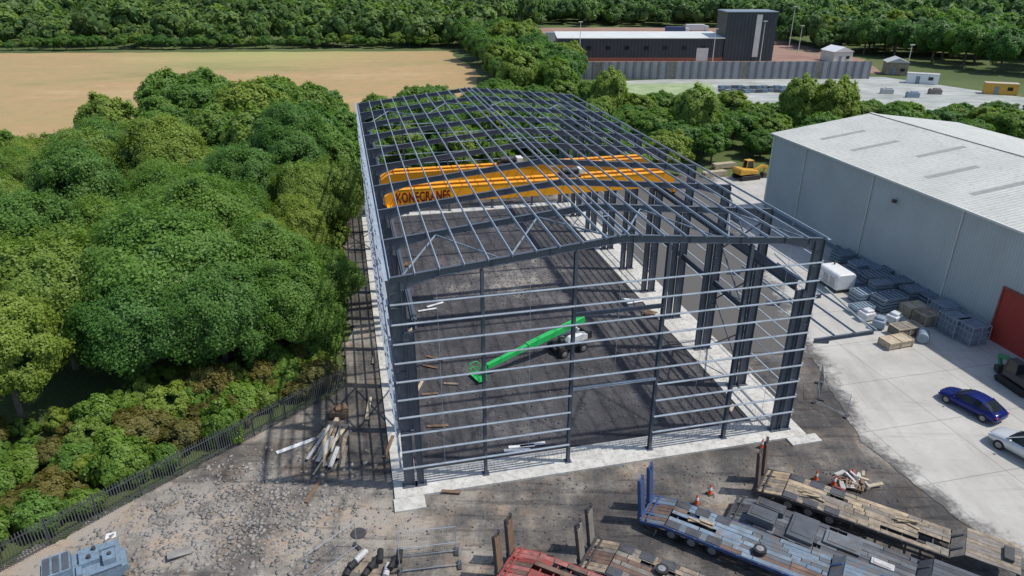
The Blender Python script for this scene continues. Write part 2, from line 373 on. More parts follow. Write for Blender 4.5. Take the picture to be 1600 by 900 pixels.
# ------------------------------------------------------------ ground
def sheet(name,pts,z,m,jit=0,seg=2.0):
    if jit:
        out=[]
        for i in range(len(pts)):
            a=Vector(pts[i][:2]);b=Vector(pts[(i+1)%len(pts)][:2]);n=max(1,int((b-a).length/seg))
            for k in range(n): p=a.lerp(b,k/n); out.append((p.x+rnd.uniform(-jit,jit),p.y+rnd.uniform(-jit,jit)))
        pts=out
    vs=[Vector((p[0],p[1],0)) for p in pts]; tr=tessellate_polygon([vs])
    me=bpy.data.meshes.new(name); me.from_pydata([(v.x,v.y,z) for v in vs],[],[tuple(t) for t in tr]); me.materials.append(m)
    for p in me.polygons:
        if p.normal.z<0: p.flip()
    o=bpy.data.objects.new(name,me); C.objects.link(o); return struct(o)
s=NT('rough_grass'); p=s.pos()
c=s.ramp(s.noise(p,.03,6),[(.35,(.06,.10,.025)),(.55,(.12,.16,.045)),(.7,(.17,.18,.07))]); c=s.mix(s.noise(p,1.3,5),c,(.06,.085,.02)); s.bump(s.noise(p,3,6),.6,.2); GR=s.fin(c,.95)
sheet('ground',[(-2500,-500),(2500,-500),(2500,4000),(-2500,4000)],-.12,GR)
s=NT('stubble_field'); p=s.pos()
c=s.ramp(s.noise(s.scale(p,(.35,1,1),R(-6)),.035,9,.70),[(.36,(.22,.20,.065)),(.45,(.36,.265,.11)),(.55,(.42,.265,.12)),(.66,(.49,.345,.17))])
c=s.mix(s.ramp(s.noise(p,.22,9,.8),[(.44,0),(.66,.6)]),c,(.24,.215,.085))
c=s.mix(s.math('MULTIPLY',s.noise(s.scale(p,(.04,1,1),R(-4)),.9,4),.45),c,(.40,.30,.155))
c=s.mix(s.math('MULTIPLY',s.dist(p,(-95,284,0),60),.8),c,(.34,.36,.12)); FLD=s.fin(c,.95)
sheet('stubble_field',[(-12,165),(-9,222),(-25,286),(-300,274),(-300,55),(-70,55),(-45,110)],-.06,FLD,1.2,6)
s=NT('brown_earth'); p=s.pos(); c=s.ramp(s.noise(p,.05,8,.75),[(.35,(.22,.13,.10)),(.55,(.33,.20,.15)),(.66,(.15,.17,.07))]); ERT=s.fin(c,.95)
sheet('bare_earth',[(-10,306),(10,264),(14,225),(115,228),(124,262),(116,390),(-10,390)],-.06,ERT,2,10)
s=NT('pale_yard'); p=s.pos(); c=s.ramp(s.noise(p,.10,8,.7),[(.32,(.22,.235,.215)),(.48,(.37,.385,.355)),(.62,(.47,.48,.45))])
c=s.mix(s.ramp(s.noise(s.scale(p,(.1,1,1)),.5,5,.7),[(.46,0),(.62,.65)]),c,(.25,.27,.245)); PY=s.fin(c,.85)
sheet('far_yard',[G(925,128)[:2],G(1130,121)[:2],G(1380,120)[:2],G(1600,152)[:2],G(1620,176)[:2],G(1300,180)[:2],G(1000,180)[:2],G(935,165)[:2]],-.02,PY,.4,8)
s=NT('yard_moss'); p=s.pos(); c=s.ramp(s.noise(p,.2,7,.7),[(.35,(.20,.29,.12)),(.65,(.38,.43,.25))]); sheet('mossy_slab',[G(960,131)[:2],G(1112,130)[:2],G(1122,149)[:2],G(965,152)[:2]],.03,s.fin(c,.9))
s=NT('grass_patch'); p=s.pos(); c=s.ramp(s.noise(p,.15,6,.6),[(.35,(.10,.18,.05)),(.65,(.22,.26,.10))]); sheet('grass_patch',[G(785,60)[:2],G(868,52)[:2],G(868,88)[:2],G(800,92)[:2]],-.03,s.fin(c,.9),2,5)
x0,x1,y0,y1,st=-42,48,14,112,.4
nx=int((x1-x0)/st)+1;ny=int((y1-y0)/st)+1
X,Y=np.meshgrid(np.linspace(x0,x1,nx),np.linspace(y0,y1,ny))
def vn(X,Y,f,seed):
    g=np.random.default_rng(seed); T=g.uniform(-1,1,(128,128)); u=((X+60)*f)%126;v=((Y+10)*f)%126;i=u.astype(int);j=v.astype(int);fu=u-i;fv=v-j;fu=fu*fu*(3-2*fu);fv=fv*fv*(3-2*fv)
    return (T[j,i]*(1-fu)+T[j,i+1]*fu)*(1-fv)+(T[j+1,i]*(1-fu)+T[j+1,i+1]*fu)*fv
mask=np.clip((-6-X)/6,0,1)*np.clip((46-Y)/6,0,1)
mask2=np.exp(-((X+19)**2+(Y-33)**2)/22)
Z=(vn(X,Y,.35,1)*.12+vn(X,Y,.9,2)*.06)*mask+mask2*.30*(1+.7*vn(X,Y,.8,3))
Z=np.maximum(Z,-.03)
pale=np.clip(.32*np.clip((-5-X)/9,0,1)*np.clip((50-Y)/8,0,1)+.18*np.clip((41-Y)/5,0,1)*np.clip((8-X)/8,0,1)+.08+.50*vn(X,Y,.16,5)+.30*vn(X,Y,.45,6)+.28*mask2,0,1)
V=np.stack([X,Y,Z],-1).reshape(-1,3); I=np.arange(nx*ny).reshape(ny,nx)
Q=np.stack([I[:-1,:-1],I[:-1,1:],I[1:,1:],I[1:,:-1]],-1).reshape(-1,4)
cx=V[Q].mean(1)
fx=np.interp(cx[:,1],[f[1] for f in FEDGE],[f[0] for f in FEDGE])+.5*vn(cx[:,0],cx[:,1],.8,9)
Q=Q[cx[:,0]>fx-.4]
s=NT('muddy_hardcore'); p=s.pos(); a=s.n('ShaderNodeAttribute',attribute_name='tone').outputs['Fac']
n1=s.noise(p,.30,9,.74); n2=s.noise(p,4.5,7,.8); n3=s.noise(s.scale(p,(1,.14,1),R(-33)),1.0,6,.6); n4=s.noise(s.scale(p,(.10,1,1),R(20)),1.6,4,.6)
f=s.math('ADD',s.math('MULTIPLY',n1,.84),s.math('ADD',s.math('MULTIPLY',n2,.28),s.math('MULTIPLY',n3,.26)))
f=s.math('ADD',f,s.math('MULTIPLY',a,.33)); f=s.math('SUBTRACT',f,s.ramp(n4,[(.56,0),(.63,.09),]))
c=s.ramp(f,[(.58,(.036,.034,.035)),(.69,(.078,.073,.069)),(.81,(.160,.147,.130)),(.97,(.36,.325,.28))])
c=s.mix(s.ramp(s.noise(p,.45,7,.7),[(.48,0),(.64,.5)]),c,s.mix(1.0,c,(1.25,.95,.70),'MULTIPLY'))
vo=s.n('ShaderNodeTexVoronoi'); vo.inputs['Scale'].default_value=11; s.l(p,vo.inputs['Vector'])
c=s.mix(s.ramp(vo.outputs['Distance'],[(.08,.45),(.25,0)]),c,s.mix(a,(.12,.12,.12),(.34,.32,.30)))
s.bump(s.math('ADD',n2,n1),.8,.10)
MUD=s.fin(c,s.ramp(n1,[(.40,.35),(.5,.95)]))
me=npmesh('mud_yard',V,Q,[MUD],None,pale.ravel()); me.polygons.foreach_set('use_smooth',[True]*len(me.polygons)); struct(inst(me,'mud_yard',None))
b1=G(1345,690);b0=G(1270,560);b2=G(1600,892)
s=NT('concrete_yard'); p=s.pos()
def sd(a,b):
    d=Vector((b.x-a.x,b.y-a.y,0)).normalized(); n=Vector((d.y,-d.x,0))
    if n.x*1+n.y*0.6<0:n=-n
    x=s.n('ShaderNodeVectorMath',operation='DOT_PRODUCT'); s.l(p,x.inputs[0]); x.inputs[1].default_value=n
    return s.math('SUBTRACT',x.outputs['Value'],n.dot(Vector((a.x,a.y,0))))
dd=s.math('MINIMUM',sd(b0,b1),sd(b1,b2))
n1=s.noise(p,.22,8,.65);n2=s.noise(p,2.5,7,.7)
c=s.mix(s.ramp(n1,[(.35,0),(.65,1)]),(.40,.385,.35),(.50,.485,.45))
c=s.mix(s.ramp(n2,[(.55,0),(.72,.35)]),c,(.25,.24,.22))
st_=s.noise(s.scale(p,(1,.12,1),R(-13)),.7,5,.6); c=s.mix(s.ramp(st_,[(.52,0),(.68,.35)]),c,(.27,.255,.23))
st2=s.noise(s.scale(p,(.10,1,1),R(35)),1.1,5,.6); c=s.mix(s.ramp(st2,[(.56,0),(.68,.25)]),c,(.22,.21,.19))
e=s.math('ADD',s.math('MULTIPLY',dd,.34),s.math('MULTIPLY',s.math('SUBTRACT',n1,.5),2.2)); e=s.math('ADD',e,s.math('MULTIPLY',s.math('SUBTRACT',n2,.5),1.2))
c=s.mix(s.ramp(e,[(.0,1),(.5,0)]),c,(.105,.10,.095))
br=s.n('ShaderNodeTexBrick'); s.l(s.scale(p,(1,1,1),R(-13.1)),br.inputs['Vector']); br.offset=0; br.inputs['Scale'].default_value=1;br.inputs['Brick Width'].default_value=6;br.inputs['Row Height'].default_value=6;br.inputs['Mortar Size'].default_value=.035
c=s.mix(s.math('MULTIPLY',br.outputs['Fac'],.6),c,(.15,.14,.13)); s.bump(n2,.2,.02)
CY=s.fin(c,.85)
THB=R(13.1); U=Vector((math.cos(THB),math.sin(THB),0)); Vv=Vector((-math.sin(THB),math.cos(THB),0)); BA=Vector((-6.66,37.15,0))-U*.55
def L(u,v,z=0): q=BA+U*u+Vv*v; return Vector((q.x,q.y,z))
W=28.65;LB=55.8;BAY=6.2
e1=L(W+1.3,12);e2=L(W+1.3,63)
sheet('concrete_yard',[(b0.x,b0.y),(b1.x,b1.y),(b2.x,b2.y),(60,20),(75,60),(62,108),(28,112),(e2.x,e2.y),(e1.x,e1.y)],.035,CY,.15,.7)
s=NT('dark_gravel_floor'); p=s.pos(); n1=s.noise(p,.18,9,.78);n2=s.noise(p,7,6,.85);n3=s.noise(s.scale(p,(1,.06,1),R(-13.1)),1.0,5,.65)
g1=G(800,440); g2=G(950,500); g3=G(760,640)
blob=s.math('MAXIMUM',s.dist(p,(g1.x,g1.y,0),11),s.math('MULTIPLY',s.math('MAXIMUM',s.dist(p,(g2.x,g2.y,0),7),s.dist(p,(g3.x,g3.y,0),6)),.45))
f=s.math('ADD',s.math('MULTIPLY',n1,.72),s.math('MULTIPLY',n2,.28)); f=s.math('ADD',f,s.math('MULTIPLY',n3,.16)); f=s.math('ADD',f,s.math('MULTIPLY',blob,.18))
c=s.ramp(f,[(.50,(.036,.036,.042)),(.61,(.072,.071,.078)),(.70,(.130,.124,.125)),(.82,(.38,.35,.31))]); s.bump(n2,1,.08); GF=s.fin(c,.9)
sheet('gravel_floor',[L(.7,.9)[:2],L(W-.7,.9)[:2],L(W-.7,LB-.6)[:2],L(.7,LB-.6)[:2]],.06,GF)
b=MB()
for a0,a1,c0,c1 in((-.7,W+.9,-1.1,1.4),(-.7,.9,1.4,LB+.7),(W-2.2,W+1.3,1.4,LB+.7),(.9,W-2.2,LB-.8,LB+.7)):
    b.box(((a0+a1)/2,(c0+c1)/2,.05),(a1-a0,c1-c0,.2))
b.box((.2,-1.7,.04),(2.0,1.2,.16)); b.box((W+.4,-1.5,.04),(2.4,.9,.16))
o=b.build('foundation_strip','conc'); o.location=BA; o.rotation_euler=(0,0,THB); struct(o)
b=MB()
for i in range(90):
    u=.9+i*.3
    for k in(0,1):
        b.beam((u+rnd.uniform(-.04,.04),.45+k*.35,.14),(u+rnd.uniform(-.06,.06),.45+k*.35,.14+rnd.uniform(.25,.42)),.014,.014)
for i in range(150):
    v=1.5+i*.35; b.beam((W-1.4,v,.14),(W-1.4,v,.45),.014,.014)
o=b.build('starter_bar','galv_dark',None,0,False); o.location=BA; o.rotation_euler=(0,0,THB); stuff(o); tag(o,'thin steel starter bars sticking up from the concrete foundation strip','rebar')
def stones(name,n,fn,smin,smax,m,label):
    vs=[];qs=[];g=np.random.default_rng(5)
    base=np.array([[-1,-1,-1],[1,-1,-1],[1,1,-1],[-1,1,-1],[-1,-1,1],[1,-1,1],[1,1,1],[-1,1,1]],float)
    fq=np.array([[0,3,2,1],[4,5,6,7],[0,1,5,4],[1,2,6,5],[2,3,7,6],[3,0,4,7]])
    k=0
    while k<n:
        p=fn(g)
        if p is None: continue
        s_=smin+(smax-smin)*g.uniform()**5; v=base*g.uniform(.4,1,(8,3))*s_*np.array([1,1,.6]); a=g.uniform(0,6.3)
        rot=np.array([[math.cos(a),-math.sin(a),0],[math.sin(a),math.cos(a),0],[0,0,1]])
        vs.append(v@rot.T+np.array(p)); qs.append(fq+8*k);k+=1
    o=inst(npmesh(name,np.vstack(vs),np.vstack(qs),[M[m]]),name,None); stuff(o); tag(o,label,'stones')
def zat(x,y):
    i=int((x-x0)/st);j=int((y-y0)/st); return float(Z[min(max(j,0),ny-1),min(max(i,0),nx-1)])
def f1(g):
    x=g.normal(-18,4.5);y=g.normal(33.5,3.2)
    fx=np.interp(y,[f[1] for f in FENCE],[f[0] for f in FENCE])
    if x<fx+.8 or x>-8.5 or y<25 or y>46: return None
    return (x,y,zat(x,y)+.01)
stones('rubble',6500,f1,.015,.18,'stone','pale broken rubble strewn over the muddy left foreground')
def f2(g):
    x=g.uniform(-12,26);y=g.uniform(24,40)
    q=Vector((x,y,0))-BA
    if q.dot(Vv)>-1.2 and q.dot(U)>-1.2: return None
    return (x,y,zat(x,y)+.01)
stones('gravel',5000,f2,.015,.09,'darkstone','loose dark gravel on the mud in front of the frame and around the trailers')
def f3(g):
    p=L(g.uniform(1.2,W-2.6),g.uniform(1.8,LB-2)); return (p.x,p.y,.07)
stones('floor_gravel',12000,f3,.03,.12,'darkstone','coarse dark gravel over the floor inside the steel frame')
# ------------------------------------------------------------ steel frame
fr=thing('steel_frame','tall unclad grey steel portal frame of a new warehouse on its concrete foundation strip','building frame',BA,THB)
ZE=15.35
def zr(x): x=min(max(x,0),W); return ZE+1.45*(1-abs(x-W/2)/(W/2))
def P(b,name,m): return b.build(name,m,fr,0,False)
for i in range(10):
    v=i*BAY
    for sgn,xb in((1,.38),(-1,W-.38)):
        b=MB(); b.ib((xb,v,.12),(xb,v,ZE-.15),.70,.30,.035,.03,(1,0,0)); b.box((xb,v,.17),(.95,.6,.06))
        for z in(4.5,9,13.4): b.box((xb,v,z),(.64,.28,.03))
        P(b,'column','steel')
        xc=xb+sgn*(.74 if sgn>0 else .82)
        b=MB(); b.ib((xc,v,.12),(xc,v,11.7),.45 if sgn>0 else .5,.30,.035,.03,(1,0,0)); b.box((xc,v,.17),(.8,.6,.06)); b.box((xb+sgn*.42,v,11.4),(.4,.26,.5))
        P(b,'crane_column','steel')
    for s0 in(0,1):
        b=MB(); X_=lambda t: (t if s0==0 else W-t)
        top=[(X_(t),zr(X_(t))) for t in(.05,3.0,W/2)]
        dp=.42
        pts=top+[(top[2][0],top[2][1]-dp-.04),(top[1][0],top[1][1]-dp),(top[0][0],top[0][1]-1.05)]
        b.prism(pts,v-.012,v+.012)
        b.beam((top[0][0],v,top[0][1]),(top[2][0],v,top[2][1]),.22,.03)
        b.beam((pts[5][0],v,pts[5][1]),(pts[4][0],v,pts[4][1]),.22,.03); b.beam((pts[4][0],v,pts[4][1]),(pts[3][0],v,pts[3][1]),.22,.03)
        for t in(1.2,3.0,6.2,9.8,13.6):
            x=X_(t); b.box((x,v,zr(x)-.23),(.025,.2,.38))
        P(b,'rafter','steel')
pp=[.12+1.45*i for i in range(10)]+[W/2-.28]
for t in pp:
    for s0 in(0,1):
        x=t if s0==0 else W-t
        b=MB(); b.zb((x,-.35,zr(x)+.10),(x,LB+.3,zr(x)+.10),.14,.05); P(b,'purlin','galv')
for i in range(0,9,2):
    v=i*BAY+3.1; b=MB(); b.beam((W/2-.28,v,zr(W/2)+.15),(W/2+.28,v,zr(W/2)+.15),.08,.04); P(b,'ridge_tie','galv')
rz=[1.75+1.33*i for i in range(10)]
def rail(a,b_,up): b=MB(); b.zb(a,b_,.13,.045,up); P(b,'side_rail','galv')
for z in rz:
    rail((-.12,-.1,z),(-.12,LB+.1,z),(1,0,0))
    x=W+.12
    if z<5.5: rail((x,25,z),(x,LB+.1,z),(1,0,0)); rail((x,-.1,z),(x,6.2,z),(1,0,0))
    else: rail((x,-.1,z),(x,LB+.1,z),(1,0,0))
for x in(-.1,W+.1):
    b=MB(); b.zb((x,-.3,ZE-.02),(x,LB+.3,ZE-.02),.24,.08,(1,0,0)); P(b,'eaves_beam','galv')
gc=[0,5.55,11.4,17.5,23.3,W]
for v,sg in((0,-1),(LB,1)):
    for x in gc[1:5]:
        b=MB(); b.ib((x,v,.12),(x,v,zr(x)-.5),.32,.20,.02,.015,(0,1,0)); b.box((x,v,.17),(.45,.5,.06)); P(b,'gable_column','steel')
for k in range(5):
    for z in rz:
        if k==2 and z<6: continue
        b=MB(); b.zb((gc[k]+.01,-.25,z),(gc[k+1]-.01,-.25,z),.13,.045,(0,1,0)); P(b,'gable_rail','galv')
b=MB(); b.ib((gc[2]+.1,-.12,11.7),(gc[3]-.1,-.12,11.7),.26,.18); P(b,'door_header','steel')
b=MB(); b.ib((gc[2]+.1,-.12,6.15),(gc[3]-.1,-.12,6.15),.16,.14); P(b,'door_header','galv')
for z in rz: b=MB(); b.zb((0,LB+.3,z),(W,LB+.3,z),.13,.045,(0,1,0)); P(b,'gable_rail','galv')
for k in(0,1,3,4):
    x=(gc[k]+gc[k+1])*.5; b=MB(); b.cyl((x,-.3,1.7),(x,-.3,zr(x)-.5),.012,n=5); P(b,'sag_rod','galv')
b=MB(); b.cyl((14.3,-.3,6),(14.3,-.3,15.7),.012,n=5); P(b,'sag_rod','galv')
for x in(1.4,W-1.5):
    b=MB(); b.ib((x,0,12.1),(x,LB,12.1),.72,.30,.04,.03); b.box((x,LB/2,12.50),(.08,LB,.08)); P(b,'crane_runway','steel')
nod=[.6,3.6,7.1,10.6,W/2,W-10.6,W-7.1,W-3.6,W-.6]
for v0 in(0,7*BAY):
    for i in range(8):
        a,b_=(0,BAY) if i%2==0 else (BAY,0)
        b=MB(); b.cyl((nod[i],v0+a,zr(nod[i])-.30),(nod[i+1],v0+b_,zr(nod[i+1])-.30),.065,n=8); b.build('roof_brace','slate',fr)
for x in(.2,W-.2):
    for v0 in(BAY,7*BAY):
        for z0,z1 in((.5,5.2),(5.2,10),(10,14.6)):
            b=MB(); b.cyl((x,v0+.2,z0),(x,v0+BAY-.2,z1),.07,n=8); b.build('side_brace','steel',fr)
            b=MB(); b.cyl((x+.12,v0+BAY-.2,z0),(x+.12,v0+.2,z1),.07,n=8); b.build('side_brace','steel',fr)
b=MB(); b.ib((W-.3,BAY,6.6),(W-.3,4*BAY,6.6),.5,.26); P(b,'door_beam','steel')
for v in(0,BAY,2*BAY):
    b=MB(); b.ib((W+.72,v,7.5),(W+5.6,v,7.6),.30,.16); b.beam((W+.72,v,7.5),(W+2,v,7.3),.04,.4); P(b,'canopy_beam','steel')
    b=MB(); b.cyl((W+.72,v,11.7),(W+5.3,v,7.85),.06,n=8); b.build('canopy_tie','galv',fr)
for x in(W+2.2,W+3.9,W+5.6): b=MB(); b.zb((x,-.2,7.84),(x,2*BAY+.2,7.84),.15,.06); P(b,'canopy_purlin','galv')
# ------------------------------------------------------------ text
def text(txt,size,m,parent,loc,rot,name='lettering',width=None):
    cu=bpy.data.curves.new('t','FONT'); cu.body=txt; cu.size=size; cu.extrude=.01; cu.offset=.032; cu.space_character=1.08
    o=bpy.data.objects.new('t',cu); C.objects.link(o); bpy.context.view_layer.update()
    me=bpy.data.meshes.new_from_object(o.evaluated_get(bpy.context.evaluated_depsgraph_get())); bpy.data.objects.remove(o)
    me.materials.clear(); me.materials.append(M[m]); t=bpy.data.objects.new(name,me); C.objects.link(t); t.parent=parent; t.location=loc; t.rotation_euler=rot
    if width:
        xs=[v.co.x for v in me.vertices]; t.scale=(width/(max(xs)-min(xs)),1,1)
    return t
def crane(v,lab,letters,tx,sep):
    o=thing('bridge_crane',lab,'crane',L(0,v,0),THB)
    for k,dy in enumerate((0,sep)):
        b=MB(); z0=13.1;z1=14.42
        pts=[(1.1,13.15),(1.1,13.9),(1.8,z1),(W-2.0,z1),(W-1.3,13.9),(W-1.3,13.15),(W-1.6,z0),(1.4,z0)]
        b.prism(pts,dy-.24,dy+.24); b.box((W/2,dy,z1+.03),(W-4.6,.54,.05)); gd=b.build('girder','orange',o)
        if k==0 and letters: text(letters,1.2,'darkred',gd,(2.0,-.31,z0+.26),(R(90),0,0),width=4.6)
    for x in(1.4,W-1.5):
        b=MB(); b.box((x,sep/2,12.98),(.4,sep+2.0,.42)); b.build('end_carriage','orange',o,.03)
        for dy in(-.7,sep+.7): b=MB(); b.cyl((x-.1,dy,12.72),(x+.1,dy,12.72),.18,n=14); b.build('wheel','darkm',o)
    zt=14.55
    b=MB(); b.box((tx,.0,zt),(1.8,.3,.2)); b.box((tx,sep,zt),(1.8,.3,.2)); b.box((tx,sep/2,zt+.07),(1.6,sep+.2,.14)); tr=b.build('trolley','darkm',o,.02)
    b=MB(); b.cyl((tx-.7,sep/2,zt+.42),(tx+.7,sep/2,zt+.42),.30,n=16); b.build('hoist_drum','darkm',tr)
    b=MB(); b.box((tx+1.1,.7,zt+.35),(.6,.9,.5)); b.build('motor_housing','white',tr,.06)
    b=MB(); b.box((tx,sep/2,11.2),(.25,.25,.35)); b.cyl((tx,sep/2,11.3),(tx,sep/2,14.5),.03,n=6); b.build('hook_block','yellow',o)
crane(20.3,'nearer orange double girder bridge crane with red maker lettering','KONECRANES',17.5,1.2)
crane(25.3,'farther orange double girder bridge crane without visible lettering',None,13,1.2)
# ------------------------------------------------------------ vehicles
def wheel_meshes(r,w):
    b=MB(); b.cyl((0,-w/2,0),(0,w/2,0),r,n=20); b.cyl((0,-w/2-.015,0),(0,w/2+.015,0),r*.86,n=20); t=b.build('tyre','black'); tm=t.data; bpy.data.objects.remove(t)
    b=MB(); b.cyl((0,-w/2-.03,0),(0,w/2+.03,0),r*.58,n=14)
    b.cyl((0,-w/2-.06,0),(0,w/2+.06,0),r*.2,n=10); t=b.build('rim','rim'); rm=t.data; bpy.data.objects.remove(t); return tm,rm
WM={}
def wheel(parent,loc,r,w,rz=0):
    k=(r,w)
    if k not in WM: WM[k]=wheel_meshes(r,w)
    a=inst(WM[k][0],'wheel',parent,loc,rz); inst(WM[k][1],'rim',a); return a
def car(lab,loc,rz,paint,suv=False):
    o=thing('parked_car',lab,'car',loc,rz)
    hr=1.70 if suv else 1.46; belt=1.05 if suv else .93
    st_=[(-2.36,.40,.72,.66),(-2.26,.28,belt-.02,.88),(-1.9,.24,belt+.04,.95),(-1.3,.22,belt+.04,.97),(0,.22,belt+.02,.97),(1.0,.22,belt-.02,.97),(1.6,.24,belt-.10,.95),(2.1,.28,belt-.22,.90),(2.32,.32,belt-.34,.78),(2.40,.42,belt-.46,.60)]
    rings=[]
    for x,zl,zb,w in st_:
        rings.append([(x,-w*.86,zl),(x,-w,zl+.16),(x,-w*1.0,zb-.20),(x,-w*.92,zb-.02),(x,-w*.5,zb+.05),(x,0,zb+.07),(x,w*.5,zb+.05),(x,w*.92,zb-.02),(x,w*1.0,zb-.20),(x,w,zl+.16),(x,w*.86,zl)])
    b=MB(); b.loft(rings); b.build('body',paint,o,sub=1)
    rb=-2.1 if suv else -2.0; rr=-1.6 if suv else -.95
    cab=[(rb,.70,belt-.02,.66,belt+.02),((rb+rr)/2,.80,belt-.02,.66,(belt+hr)/2+.08),(rr,.84,belt-.02,.62,hr-.05),(-.3,.86,belt-.02,.63,hr),(.25,.85,belt-.03,.62,hr-.04),(.75,.82,belt-.05,.66,(belt+hr)/2+.02),(1.28,.74,belt-.08,.70,belt-.03)]
    def ring(c): x,wb,zb,wr,z2=c; return [(x,-wb,zb),(x,wb,zb),(x,wr,z2-.04),(x,wr*.5,z2),(x,-wr*.5,z2),(x,-wr,z2-.04)]
    b=MB(); b.loft([ring(c) for c in cab]); b.build('window_glass','glass',o)
    def rring(x,w,z): return [(x,-w,z-.05),(x,w,z-.05),(x,w*.96,z),(x,w*.5,z+.03),(x,-w*.5,z+.03),(x,-w*.96,z)]
    b=MB(); b.loft([rring(rr-.12,.62,hr-.08),rring(rr+.15,.64,hr-.02),rring(-.3,.65,hr+.01),rring(.22,.64,hr-.03),rring(.42,.62,hr-.11)])
    for sy in(-1,1):
        b.beam((.35,sy*.62,hr-.08),(1.25,sy*.76,belt-.05),.06,.05); b.beam((rr,sy*.64,hr-.06),(rb,sy*.70,belt),.14,.06); b.beam((-.35,sy*.65,hr-.05),(-.4,sy*.87,belt),.06,.04)
    b.build('roof',paint,o)
    for x in(-1.42,1.46):
        for sy in(-1,1): wheel(o,(x,sy*.84,.34),.34,.24)
    for sy in(-1,1):
        b=MB(); b.box((2.2,sy*.62,belt-.40),(.22,.34,.12)); b.build('headlight','lampwhite',o,.04)
        b=MB(); b.box((-2.25,sy*.64,belt-.17),(.12,.36,.12)); b.build('taillight','lampred',o,.03)
        b=MB(); b.box((.9,sy*1.03,belt+.04),(.14,.18,.13)); b.build('wing_mirror',paint,o,.04)
    b=MB(); b.box((-2.33,0,.60),(.03,.5,.11)); b.build('number_plate','yellow' if paint=='bluecar' else 'white',o)
    return o
hd=math.atan2(.118,-.061)
p=G(1516,640); car('dark blue saloon car parked alone on the pale concrete yard',(p.x,p.y,.04),hd,'bluecar')
p=G(1608,716); car('silver white car cut by the right edge of the photo',(p.x,p.y,.04),hd,'silvercar',True).scale=(1.12,1.1,1.1)
p=G(886,548); q=G(745,594)
bl=thing('boom_lift','green telescopic boom lift with its basket lowered on the gravel floor','boom lift',(p.x,p.y,.07),math.atan2(q.y-p.y,q.x-p.x))
b=MB(); b.box((0,0,.70),(2.5,1.4,.4)); b.box((0,0,.55),(3.0,.45,.28)); b.build('chassis','darkm',bl,.04)
for x in(-1.05,1.05):
    for y in(-.92,.92): wheel(bl,(x,y,.42),.42,.32)
b=MB()
for ya,yb in((.3,.88),(-.88,-.3)): b.prism([(-1.6,1.05),(.5,1.05),(.6,1.35),(.3,1.7),(-1.0,1.8),(-1.6,1.6)],ya,yb)
b.build('turret_cover','white',bl,.05)
b=MB(); b.box((-.3,0,1.2),(2.4,.6,.4)); b.box((-1.85,0,1.4),(.5,1.7,.7)); b.build('counterweight','darkm',bl,.05)
A_=Vector((-1.7,0,2.75)); B_=Vector((8.3,0,.95))
b=MB(); b.beam(A_,A_.lerp(B_,.60),.48,.60); b.build('main_boom','green',bl,.03)
b=MB(); b.beam(A_.lerp(B_,.55),B_,.36,.44); b.build('inner_boom','green',bl,.02)
b=MB(); b.cyl((.3,0,1.4),A_.lerp(B_,.3)+Vector((0,0,-.3)),.1,n=10); b.build('lift_cylinder','rim',bl)
b=MB(); b.beam(B_,(8.75,0,.6),.22,.3); b.box((8.7,0,.7),(.3,.4,.5)); b.build('jib','green',bl,.02)
b=MB(); b.box((9.2,0,.25),(.8,1.7,.06))
for x in(8.84,9.56):
    for z in(.7,1.2): b.cyl((x,-.83,z),(x,.83,z),.028,n=6)
for y in(-.83,0,.83):
    for x in(8.84,9.56): b.cyl((x,y,.27),(x,y,1.2),.028,n=6)
for y in(-.83,.83):
    for z in(.7,1.2): b.cyl((8.84,y,z),(9.56,y,z),.028,n=6)
b.build('basket','green',bl)
